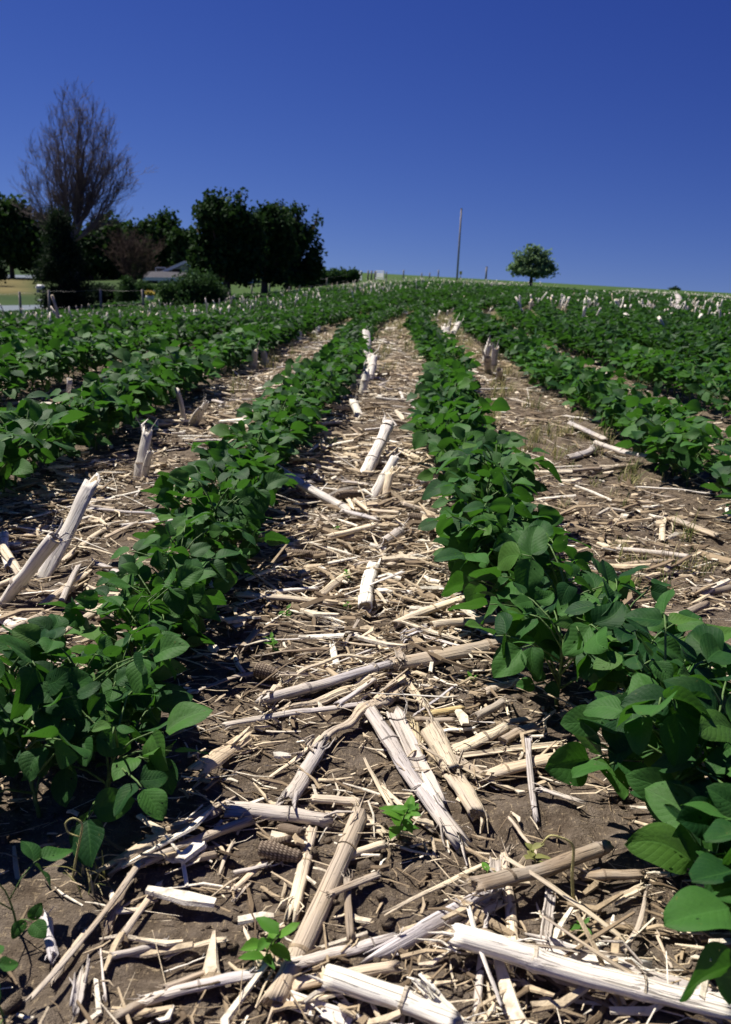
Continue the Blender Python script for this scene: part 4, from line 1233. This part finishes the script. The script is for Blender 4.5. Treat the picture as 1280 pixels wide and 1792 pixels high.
# ------------------------------------------------------------------ trees, shrubs
def leaf_cloud(blobs, n, size, seed, aspect=.62, droop=0.0, lump=.35, shell=.55):
    """leaf-sized faces through lumpy volumes; blobs: (cx, cy, cz, rx, ry, rz)"""
    rs = np.random.default_rng(seed); B = np.array(blobs, float); vol = B[:, 3] * B[:, 4] * B[:, 5]
    k = rs.choice(len(B), n, p=vol / vol.sum()); d = rs.normal(0, 1, (n, 3)); d /= np.linalg.norm(d, axis=1)[:, None]
    rad = (shell + (1 - shell) * rs.random(n)) ** 1.0 * np.where(rs.random(n) < .3, rs.random(n) ** .5, 1)
    ln = 1 + lump * (np.sin(d[:, 0] * 5 + k * 1.7) * np.sin(d[:, 1] * 5 + k) + np.sin(d[:, 2] * 6 + k * 2.3) * .6) * .7
    c = B[k, :3] + d * B[k, 3:] * (rad * ln)[:, None]
    c += rs.normal(0, 1, (n, 3)) * size * .6
    y = rs.normal(0, 1, (n, 3)); y[:, 2] -= droop; y /= np.linalg.norm(y, axis=1)[:, None]
    h = rs.normal(0, 1, (n, 3)); x = np.cross(y, h); x /= np.linalg.norm(x, axis=1)[:, None]
    s = size * rs.uniform(.6, 1.35, n)[:, None]
    V = np.stack([c - y * s * .5, c + x * s * aspect * .5, c + y * s * .5, c - x * s * aspect * .5], 1).reshape(-1, 3)
    return V, np.arange(n * 4).reshape(-1, 4), np.repeat(rs.random(n), 4)
def crown(parent, name, mat, blobs, n, size, seed, **k):
    V, Fc, A = leaf_cloud(blobs, n, size, seed, **k)
    me = new_mesh(name, V, Fc, mat, smooth=False, attrs={'rnd': A}); me.polygons.foreach_set('use_smooth', np.zeros(len(me.polygons), bool))
    return link(name, me, parent)
def limbs(b, p, d, L_, r, depth_, rs, spread=.5, up=.25, kids=(2, 4), shrink=.72, n=6, tips=None, minr=.006, wob=.10):
    pts = [p]; dd = d / np.linalg.norm(d)
    for i in range(4):
        dd = dd + rs.normal(0, wob, 3) + np.array([0, 0, up * .12]); dd /= np.linalg.norm(dd); pts.append(pts[-1] + dd * L_ / 4)
    b.tube(pts, np.linspace(r, r * .68, 5), n if depth_ > 1 else 3, cap=depth_ == 0)
    if depth_ <= 0:
        if tips is not None: tips.append(pts[-1])
        return
    for i in range(int(rs.integers(kids[0], kids[1] + 1))):
        t = rs.uniform(.35, 1) if i else 1.0; q = pts[min(4, int(t * 4))]
        nd = dd + rs.normal(0, spread, 3) + np.array([0, 0, up]); nd /= np.linalg.norm(nd)
        limbs(b, q, nd, L_ * shrink * rs.uniform(.75, 1.15), max(minr, r * (.62 if i else .7)), depth_ - 1, rs, spread, up, kids, shrink, max(3, n - 1), tips, minr, wob)
def base_of(px, py):
    P = G(px, py)
    if P[1] > 112: P = AT(px, py, 104.0)                      # things on the crest stand on this side of it
    return np.array([P[0], P[1], float(terr(P[0], P[1]))])
def m_per_px(P): return depth(P) / F

# dead tree: vase of bare limbs
P = base_of(132, 544); u = m_per_px(P)
root = empty('dead_tree', P); tag(root, 'tall bare dead tree with upswept twigs rising above the dark spruce', 'tree')
rs = np.random.default_rng(31); b = MB(); Ht = 372 * u
b.tube([(0, 0, -.2), (.05, 0, Ht * .12), (.0, .05, Ht * .26), (.02, 0, Ht * .36)], [.30, .25, .21, .18], 9)
link('trunk', b.mesh('trunk', BARKD), root)
b = MB()
for (tx, tz, hz, r_) in ((-.05, 1.0, .30, .12), (.35, .98, .33, .11), (-.9, .88, .27, .10), (1.1, .86, .32, .10), (-1.7, .72, .22, .085), (1.9, .70, .30, .09), (-2.3, .62, .24, .07), (2.2, .66, .30, .075), (.1, .95, .3, .09), (-.2, .78, .34, .09), (.9, .72, .36, .08), (-1.0, .66, .33, .08), (.7, .93, .35, .09), (-.5, .95, .33, .09), (-1.3, .80, .30, .08), (1.5, .78, .36, .08)):
    p0 = np.array([0, rs.normal(0, .05), hz * Ht]); p1 = np.array([tx * .95 + .75 * tz, rs.normal(0, .7), tz * Ht * .85])
    n = 9; pts = [p0 + (p1 - p0) * np.array([t ** .72, t, t ** 1.12]) + rs.normal(0, .05, 3) * (0 < t < 1) for t in np.linspace(0, 1, n)]
    b.tube(pts, np.linspace(r_, .014, n), 6)
    for i in range(2, n):
        for q in range(4):
            d = (pts[i] - pts[i - 1]); d /= np.linalg.norm(d); d = d + rs.normal(0, .42, 3) + np.array([tx * .10, 0, .1])
            limbs(b, pts[i - 1] + (pts[i] - pts[i - 1]) * rs.random(), d, rs.uniform(.5, .95), .018 * (1.3 - i / n), 3, rs, .36, .2, (2, 4), .68, 4, None, .0055, .09)
link('crown', b.mesh('crown', BARKD), root)

# dark spruce in front of it
P = base_of(128, 548); P = P + np.array([0, -1.0, 0]); u = m_per_px(P); Hs = 178 * u
root = empty('spruce_tree', P); tag(root, 'dark drooping spruce wrapped round the foot of the dead tree', 'tree')
b = MB(); b.tube([(0, 0, -.2), (0, 0, Hs * .5), (0, 0, Hs * .97)], [.30, .17, .03], 8); link('trunk', b.mesh('trunk', BARK), root)
rs = np.random.default_rng(5); bl = []
for i in range(64):
    t = rs.random() ** .8; a = rs.uniform(0, 6.28); rr = (1.55 * (1 - t * .72) * (1 if t > .22 else .72)) * rs.uniform(.45, 1.05); z = Hs * (.10 + .86 * t)
    bl.append((math.cos(a) * rr * .62 , math.sin(a) * rr * .62, z - rr * .22, .5 * rr + .18, .5 * rr + .18, .28 + .12 * rs.random()))
crown(root, 'crown', SPRUCE, bl, 17000, .16, 6, aspect=.35, droop=.9, lump=.5)

def tree(px, py, top, blobs_px, mat, n, leaf, label, seed, name='tree', trunk_r=.16, split=.42, dy=0.0, group=None, ry=.85, cat='tree'):
    """blobs_px: (x, y, rx, ry) of crown masses in photograph pixels"""
    P = base_of(px, py); P = P + np.array([0, dy, 0]); u = m_per_px(P)
    root = empty(name, P); tag(root, label, cat, group); rs = np.random.default_rng(seed)
    bl = []
    for (x, y, rx, rz) in blobs_px:
        c = AT(x, y, P[1]) - P
        for q in range(5):
            o = np.clip(rs.normal(0, .36, 3), -.6, .6) * np.array([rx * u, rx * u * ry, rz * u]); f = rs.uniform(.40, .62)
            bl.append((c[0] + o[0], o[1], c[2] + o[2], rx * u * f, rx * u * ry * f, rz * u * f))
    zt = min(q[2] - q[5] * .4 for q in bl); b = MB(); H_ = (py - top) * u
    ts = max(zt, H_ * split * .5)
    b.tube([(0, 0, -.25), (0, .03, ts * .5), (0, 0, ts)], [trunk_r * 1.25, trunk_r, trunk_r * .85], 8)
    link('trunk', b.mesh('trunk', BARK), root)
    b = MB()
    for q in bl[::2]:
        e = np.array(q[:3]); m_ = np.array([e[0] * .45, e[1] * .45, ts + (e[2] - ts) * .35])
        b.tube([(0, 0, ts * .93), m_, e], [trunk_r * .5, trunk_r * .32, .02], 5)
    link('limb', b.mesh('limb', BARK), root)
    crown(root, 'crown', mat, bl, n, leaf, seed)
    return root
tree(398, 533, 333, [(395, 372, 46, 36), (372, 405, 38, 34), (425, 395, 40, 40), (400, 430, 58, 36), (362, 448, 30, 28), (440, 450, 34, 34), (352, 430, 22, 30), (395, 470, 52, 20), (430, 478, 30, 18), (415, 342, 15, 12), (346, 398, 15, 14), (376, 352, 20, 15), (450, 385, 16, 16), (338, 450, 10, 14)], MAPLE, 15000, .22, 'tall dark maple with a forked trunk standing beside the house roof', 41, 'maple_tree', .17)
tree(463, 522, 352, [(470, 395, 36, 36), (452, 440, 34, 42), (490, 430, 34, 44), (470, 475, 44, 24), (448, 410, 26, 34), (480, 400, 40, 34), (436, 425, 26, 44)], MAPLE, 12000, .24, 'middle dark maple of the trio, crowded between its neighbours', 42, 'maple_tree', .2)
tree(505, 514, 356, [(515, 395, 36, 34), (535, 430, 28, 44), (500, 440, 36, 44), (540, 460, 20, 28), (512, 478, 44, 22), (548, 410, 14, 24), (495, 420, 34, 40), (545, 470, 18, 22), (522, 366, 16, 10), (497, 372, 14, 12), (559, 432, 9, 14), (552, 388, 12, 12), (556, 470, 8, 12)], MAPLE, 12000, .26, 'dark rounded maple of the trio closest to the white gates', 43, 'maple_tree', .22)
tree(929, 500, 427, [(929, 438, 15, 11), (930, 452, 26, 14), (899, 468, 12, 9), (964, 465, 13, 9), (906, 448, 10, 8), (952, 446, 12, 9), (930, 475, 32, 11), (957, 476, 17, 8), (906, 476, 12, 8), (940, 446, 18, 14), (912, 458, 18, 14), (950, 458, 20, 13), (930, 468, 30, 12), (962, 468, 14, 10), (903, 470, 11, 8)], LONE, 5200, .26, 'lone small round tree on the field crest', 44, 'lone_tree', .15)
# woodland beyond the yard
for i, (px, by, x, y, rx, rz, lab) in enumerate(((20, 462, 18, 402, 42, 58, 'dark woodland tree at the picture edge behind the far meadow'), (66, 466, 62, 425, 34, 46, 'dark woodland tree between the edge tree and the dead tree'),
        (105, 470, 100, 425, 40, 52, 'woodland tree directly behind the dead tree'), (160, 475, 165, 425, 44, 52, 'broad woodland tree just past the dead tree'), (205, 480, 204, 420, 34, 50, 'woodland tree behind the brown half-dead bush'))):
    tree(px, by, y - rz, [(x, y, rx, rz * .8), (x - rx * .45, y + rz * .35, rx * .8, rz * .6), (x + rx * .45, y + rz * .3, rx * .8, rz * .6), (x, by - 24, rx * 1.3, 26)], WOODL, 9000, .75, lab, 60 + i, 'woodland_tree', .3, group='woodland trees behind the farmyard', ry=.7)
tree(272, 492, 365, [(270, 395, 36, 30), (248, 415, 26, 30), (300, 415, 30, 28), (275, 440, 50, 36)], WOODL, 7000, .5, 'lighter green round-topped tree behind the house', 67, 'woodland_tree', .3, group='woodland trees behind the farmyard')
tree(318, 496, 398, [(320, 425, 24, 26), (330, 455, 26, 30)], WOODL, 3500, .45, 'green tree peeping out between the round-topped tree and the maple', 68, 'woodland_tree', .25, group='woodland trees behind the farmyard')
for i, (px, by, blobs, lab) in enumerate(((95, 512, [(95, 492, 30, 16), (95, 455, 34, 34), (75, 470, 22, 26), (115, 480, 30, 24)], 'low dark tree filling in behind the spruce'),
        (165, 512, [(165, 494, 34, 14), (165, 450, 34, 36), (150, 480, 28, 24), (190, 478, 28, 24)], 'dark tree between the spruce and the brown bush'),
        (238, 512, [(240, 494, 34, 14), (235, 445, 30, 34), (222, 475, 26, 24), (255, 478, 28, 22)], 'dark leafy tree behind the conical shrub'),
        (300, 506, [(300, 490, 34, 12), (300, 440, 34, 30), (320, 465, 30, 24), (275, 466, 26, 22)], 'dark green tree rising over the house roof'))):
    tree(px, by, 410, blobs, WOODL, 8000, .34, lab, 110 + i, 'yard_tree', .2, dy=40, group='dark trees behind the farmyard')
# brown half-dead bush
P = base_of(212, 512); P = P + np.array([0, 4, 0]); P[2] = float(terr(P[0], P[1])); u = m_per_px(P)
root = empty('bare_bush', P); tag(root, 'brown half-dead twiggy bush behind the conical shrub', 'bush'); b = MB(); rs = np.random.default_rng(72)
for i in range(16):
    a = rs.uniform(0, 6.28); limbs(b, np.zeros(3), np.array([math.cos(a) * .45, math.sin(a) * .45, 1]), 46 * u, .05, 4, rs, .42, .2, (3, 4), .66, 4, None, .012)
link('branch', b.mesh('branch', mat_plain('brown_twig', (.085, .06, .05), .3, 9, .9, .1)), root)

def bush(px, py, blobs_px, mat, n, leaf, label, seed, name='shrub', lump=.3, dy=0.0, group=None):
    P = base_of(px, py); P = P + np.array([0, dy, 0]); u = m_per_px(P); root = empty(name, P); tag(root, label, 'shrub', group)
    bl = []; rs = np.random.default_rng(seed)
    for (x, y, rx, rz) in blobs_px:
        c = AT(x, y, P[1]) - P; bl.append((c[0], 0, c[2], rx * u, rx * u * .9, rz * u))
        for q in range(3): bl.append((c[0] + rs.normal(0, .4) * rx * u, rs.normal(0, .4) * rx * u, c[2] + rs.normal(0, .35) * rz * u, rx * u * .55, rx * u * .55, rz * u * .55))
    b = MB()
    for q in bl[:6]: b.tube([(0, 0, -.1), (q[0] * .5, q[1] * .5, q[2] * .5), q[:3]], [.06, .04, .015], 5)
    link('stem', b.mesh('stem', BARK), root); crown(root, 'foliage', mat, bl, n, leaf, seed, lump=lump)
    return root
bush(222, 535, [(222, 522, 22, 14), (222, 508, 18, 14), (222, 495, 11, 11)], SHRUB, 5000, .12, 'conical clipped evergreen on the lawn beside the spruce', 81, 'conical_shrub', .15)
bush(338, 543, [(308, 514, 28, 25), (342, 506, 38, 31), (378, 515, 24, 24), (335, 531, 54, 12)], SHRUB, 10000, .13, 'wide rounded juniper in front of the house', 82, 'juniper_shrub')
bush(288, 505, [(270, 462, 24, 22), (300, 455, 30, 24), (322, 462, 20, 22), (255, 475, 18, 18)], LIGHTG, 5000, .4, 'light green shrub bank behind the house roof', 83, 'shrub', dy=45)
bush(-6, 500, [(-6, 472, 18, 20)], SPRUCE, 1600, .3, 'dark shrub at the picture edge in front of the far meadow', 84, 'shrub')
for i, (x, y, rx, rz) in enumerate(((522, 488, 14, 14), (543, 487, 14, 13), (563, 486, 13, 12), (583, 485, 12, 11), (603, 484, 12, 10), (618, 485, 8, 8))):
    bush(x, y + rz + 2, [(x, y, rx, rz)], SHRUB, 1500, .3, f'{ORD[i]} green orchard bush from the maples towards the white gates', 90 + i, 'orchard_bush', group='orchard bushes by the gates')
for i, (px, by, blobs, lab) in enumerate(((182, 530, [(175, 512, 22, 17), (196, 516, 18, 14)], 'dark low shrub between the spruce and the conical shrub'),
        (255, 520, [(250, 505, 18, 14), (262, 508, 14, 11)], 'low dark shrub between the conical shrub and the porch'),
        (142, 540, [(140, 520, 26, 20)], 'bushy growth at the foot of the spruce and dead tree'))):
    bush(px, by, blobs, SHRUB if i == 1 else SPRUCE, 3500, .14, lab, 140 + i, 'shrub')
bush(1182, 512, [(1182, 508, 9, 1.2)], WOODL, 300, .3, 'tiny far tree clump showing over the crest beyond the stubble', 97, 'shrub', dy=20)

# ------------------------------------------------------------------ fences, gates, poles
def fence(posts, label, name='wire_fence', wires=2, r=.055):
    root = empty(name, base_of(*posts[0][:2])); tag(root, label, 'fence'); o = np.array(root.location); tops = []
    for (px, py, hpx, bend_) in posts:
        P = base_of(px, py); h = hpx * m_per_px(P); b = MB()
        b.tube([P - o + np.array([0, 0, -.3]), P - o + np.array([bend_ * .3, 0, h * .5]), P - o + np.array([bend_, 0, h])], [r, r * .95, r * .85], 7)
        link('post', b.mesh('post', WOODPOST), root); tops.append((P - o, h, bend_))
    b = MB()
    for k in range(wires):
        f = .35 + .6 * k / max(1, wires - 1)
        for (p, h, _), (q, g, _) in zip(tops[:-1], tops[1:]):
            b.tube([p + np.array([0, 0, h * f]), (p + q) / 2 + np.array([0, 0, (h + g) / 2 * f - .03]), q + np.array([0, 0, g * f])], .003, 3)
    link('wire', b.mesh('wire', WIRE), root)
fence([(-40, 562, 46, 0), (38, 558, 46, 0), (88, 555, 46, .02), (178, 549, 42, 0), (252, 546, 38, -.03), (311, 542, 35, .02), (361, 539, 31, 0), (403, 536, 28, -.05), (441, 521, 22, 0), (472, 519, 26, 0), (525, 509, 18, 0), (572, 503, 16, 0), (618, 494, 16, 0)],
      'weathered post and wire fence between the bean field and the farmyard lawn')
fence([(644, 491, 17, 0), (650, 491, 17, 0), (656, 491, 16, 0)], 'three dark close-set posts between the two white gates', 'gate_posts', 2, .1)
fence([(676, 490, 14, 0), (706, 489, 16, 0), (738, 487, 9, 0), (752, 487, 9, 0), (767, 487, 14, 0)], 'far post and wire fence along the crest beside the utility pole', 'crest_fence', 2, .07)
def gate(x0, x1, yb, yt, label):
    P0 = base_of(x0, yb); P1 = base_of(x1, yb); P1[1] = P0[1]; u = m_per_px(P0); h = (yb - yt) * u; wd = (x1 - x0) * u
    wd *= 2.1; root = empty('farm_gate', P0, math.radians(-62)); tag(root, label, 'gate')     # swung open
    b = MB(); b.box((.05, 0, h / 2), (.10, .09, h)); b.box((wd - .05, 0, h / 2), (.10, .09, h)); b.box((wd / 2, 0, h - .05), (wd - .2, .07, .09)); b.box((wd / 2, 0, .15), (wd - .2, .07, .09)); link('frame', b.mesh('frame', WHITEP, False), root)
    for k in range(4):
        b = MB(); b.box((wd / 2, 0, .32 + k * (h - .5) / 3.6), (wd - .2, .035, (h - .5) / 3.75)); link('board', b.mesh('board', WHITEP, False), root)
gate(623, 634, 491, 474, 'white slatted gate section beside the orchard bushes')
gate(658, 672, 490, 474, 'white slatted gate section on the crest side of the close-set posts')
P = base_of(800, 491); u = m_per_px(P); root = empty('utility_pole', P); tag(root, 'tall bare wooden utility pole leaning slightly on the crest', 'utility pole')
b = MB(); top = AT(808, 365, P[1]) - P; b.tube([(0, 0, -.5), top * .5, top], [.095, .085, .07], 9); link('pole', b.mesh('pole', POLEWOOD), root)
b = MB(); b.tube([top * .985, top * 1.004], [.075, .075], 8); link('pole_cap', b.mesh('pole_cap', BARK), root)
P = base_of(806, 487); u = m_per_px(P); root = empty('marker_stake', P); tag(root, 'small yellow marker stake at the foot of the utility pole', 'marker'); b = MB(); b.box((0, 0, .3), (.08, .08, .7)); link('stake', b.mesh('stake', WOODPOST, False), root)
b = MB(); b.box((0, -.06, .62), (.3, .03, .35)); link('marker_plate', b.mesh('marker_plate', YELP, False), root)
P = base_of(851, 483); u = m_per_px(P); root = empty('fence_post', P); tag(root, 'single grey post on the crest between the pole and the lone tree', 'post'); b = MB(); b.tube([(0, 0, -.2), (0, 0, 21 * u)], [.12, .10], 8); link('shaft', b.mesh('shaft', WOODPOST), root)
b = MB(); b.tube([(0, 0, 20.5 * u), (0, 0, 21.6 * u)], [.13, .11], 8); link('post_cap', b.mesh('post_cap', BARK), root)

# ------------------------------------------------------------------ house, shed, yard things
P = base_of(330, 512); P = P + np.array([0, 14, 0]); P[2] = float(terr(P[0], P[1])); u = m_per_px(P)
def lx(px): return (AT(px, 490, P[1]) - P)[0]
def lz(py): return (AT(330, py, P[1]) - P)[2]
root = empty('farm_house', P); tag(root, 'low pale farmhouse with a grey gabled roof and white eaves behind the juniper', 'house')
x0, x1, xr, ze, zr = lx(268), lx(392), lx(326), lz(484), lz(457); D = 9.0; zw = ze - .1
b = MB(); b.add([(x0 + .5, 0, -.5), (x1 - .5, 0, -.5), (x1 - .5, D, -.5), (x0 + .5, D, -.5), (x0 + .5, 0, zw), (x1 - .5, 0, zw), (x1 - .5, D, zw), (x0 + .5, D, zw), (xr, .0, zr - .28), (xr, D, zr - .28)],
                [(0, 1, 5, 8, 4), (3, 7, 9, 6, 2), (0, 4, 7, 3), (1, 2, 6, 5)]); link('wall', b.mesh('wall', WALLP, False), root)
b = MB(); t = .14
for xa, za in ((x0, ze - .05), (x1, ze - .25)):
    b.add([(xa, -.6, za), (xr, -.6, zr), (xr, D + .6, zr), (xa, D + .6, za), (xa, -.6, za - t), (xr, -.6, zr - t), (xr, D + .6, zr - t), (xa, D + .6, za - t)], [(0, 1, 2, 3), (7, 6, 5, 4), (0, 4, 5, 1), (2, 6, 7, 3), (0, 3, 7, 4)])
rf = link('roof', b.mesh('roof', ROOFM, False), root)
b = MB(); b.box((xr + .9, 4.5, zr + .1), (.6, .6, 1.0)); link('chimney', b.mesh('chimney', mat_plain('chimney_brick', (.25, .11, .08), .3, 4), False), rf)
for xa, za in ((x0, ze - .05), (x1, ze - .25)):
    b = MB(); b.add([(xa, -.64, za + .02), (xr, -.64, zr + .02), (xr, -.61, zr + .02), (xa, -.61, za + .02), (xa, -.64, za - .30), (xr, -.64, zr - .30), (xr, -.61, zr - .30), (xa, -.61, za - .30)], [(0, 1, 5, 4), (3, 7, 6, 2), (0, 3, 2, 1), (4, 5, 6, 7), (0, 4, 7, 3)]); link('fascia', b.mesh('fascia', WHITEP, False), root)
# porch roof towards the conical shrub
b = MB(); xp0, xp1 = lx(262), lx(338); b.add([(xp0, -2.6, ze - .25), (xp1, -2.6, ze - .1), (xp1, -.66, ze + .55), (xp0, -.66, ze + .35), (xp0, -2.6, ze - .35), (xp1, -2.6, ze - .2), (xp1, -.66, ze + .45), (xp0, -.66, ze + .25)], [(0, 1, 2, 3), (7, 6, 5, 4), (0, 4, 5, 1), (1, 5, 6, 2), (3, 7, 4, 0)]); link('porch_roof', b.mesh('porch_roof', ROOFM, False), root)
b = MB(); b.add([(xp0, -2.66, ze - .22), (xp1, -2.66, ze - .07), (xp1, -2.62, ze - .07), (xp0, -2.62, ze - .22), (xp0, -2.66, ze - .55), (xp1, -2.66, ze - .40), (xp1, -2.62, ze - .40), (xp0, -2.62, ze - .55)], [(0, 1, 5, 4), (3, 7, 6, 2), (0, 3, 2, 1), (4, 5, 6, 7), (0, 4, 7, 3), (1, 2, 6, 5)]); link('porch_fascia', b.mesh('porch_fascia', WHITEP, False), root)
for px in (266, 290, 318):
    b = MB(); b.tube([(lx(px), -2.5, -.3), (lx(px), -2.5, ze - .36)], .07, 8); link('porch_post', b.mesh('porch_post', WHITEP), root)
for px in (282, 310, 350):
    f = link('window', None, root) if False else None
    b = MB(); c = lx(px); b.box((c, -.03, .9), (1.1, .06, 1.2)); f = link('window', b.mesh('window', WHITEP, False), root); b = MB(); b.box((c, -.065, .9), (.9, .02, 1.0)); link('pane', b.mesh('pane', GLASS, False), f)
P = base_of(412, 503); P = P + np.array([0, 6, 0]); P[2] = float(terr(P[0], P[1])); u = m_per_px(P)
root = empty('garden_shed', P); tag(root, 'pale boarded shed showing past the forked maple trunk', 'shed'); w2 = 14 * u; h2 = 19 * u
b = MB(); b.box((0, 1.5, h2 / 2 - .1), (w2 * 2, 3, h2 + .2)); link('wall', b.mesh('wall', WALLP, False), root)
b = MB(); b.add([(-w2 - .2, -.25, h2), (w2 + .2, -.25, h2), (w2 + .2, 3.25, h2), (-w2 - .2, 3.25, h2), (-w2 - .2, 1.5, h2 + .8), (w2 + .2, 1.5, h2 + .8)], [(0, 1, 5, 4), (3, 4, 5, 2), (0, 4, 3), (1, 2, 5), (0, 3, 2, 1)]); link('roof', b.mesh('roof', ROOFM, False), root)
for k in range(4):
    b = MB(); b.box((0, -.015, .25 + k * h2 / 4.2), (w2 * 1.9, .03, .05)); link('board', b.mesh('board', GREYP, False), root)
# grey trailer beside the spruce
P = base_of(98, 543); u = m_per_px(P); root = empty('utility_trailer', P); tag(root, 'small grey trailer parked on the drive beside the spruce', 'trailer')
b = MB(); b.box((.25, .6, .52), (1.5, 1.1, .07)); b.box((-.48, .6, .66), (.05, 1.1, .22)); b.box((1.0, .6, .66), (.05, 1.1, .22)); b.box((.25, .03, .66), (1.42, .05, .22)); b.box((.25, 1.17, .66), (1.42, .05, .22)); link('body', b.mesh('body', GREYP, False), root)
b = MB(); b.tube([(-.5, .6, .48), (-1.1, .6, .42)], .04, 6); link('drawbar', b.mesh('drawbar', GREYP), root)
for yy in (-.08, 1.25):
    b = MB(); b.tube([(.1, yy, .3), (.1, yy + .14, .3)], .3, 18); wl = link('wheel', b.mesh('wheel', RUBBER), root); b = MB(); b.tube([(.1, yy - .012, .3), (.1, yy + .15, .3)], .14, 14); link('rim', b.mesh('rim', GREYP), wl)
P = base_of(72, 512); u = m_per_px(P); root = empty('white_tank', P); tag(root, 'small white tank on short legs in the tan grass beyond the drive', 'tank')
b = MB(); r_ = 5 * u; n = 9; xs = np.linspace(-8 * u, 8 * u, n); b.tube([(x, 0, r_ * 1.7) for x in xs], [r_ * .35] + [r_ * .85] + [r_] * (n - 4) + [r_ * .85] + [r_ * .35], 14); link('tank_body', b.mesh('tank_body', WHITEP), root)
for s in (-1, 1): b = MB(); b.box((s * 5 * u, 0, r_ * .45), (.15, r_ * 1.2, r_ * .9)); link('leg', b.mesh('leg', GREYP, False), root)
P = base_of(263, 527); u = m_per_px(P); root = empty('flower_tub', P); tag(root, 'white tub of yellow flowers in front of the house porch', 'flower tub')
b = MB(); b.tube([(0, 0, 0), (0, 0, .2), (0, 0, .34)], [.2, .26, .28], 12); link('tub', b.mesh('tub', WHITEP), root)
crown(root, 'flowers', YELP, [(0, 0, .48, .34, .3, .2)], 500, .07, 99); crown(root, 'foliage', SHRUB, [(0, 0, .42, .3, .28, .16)], 400, .08, 98)
print('objects', len(bpy.data.objects))
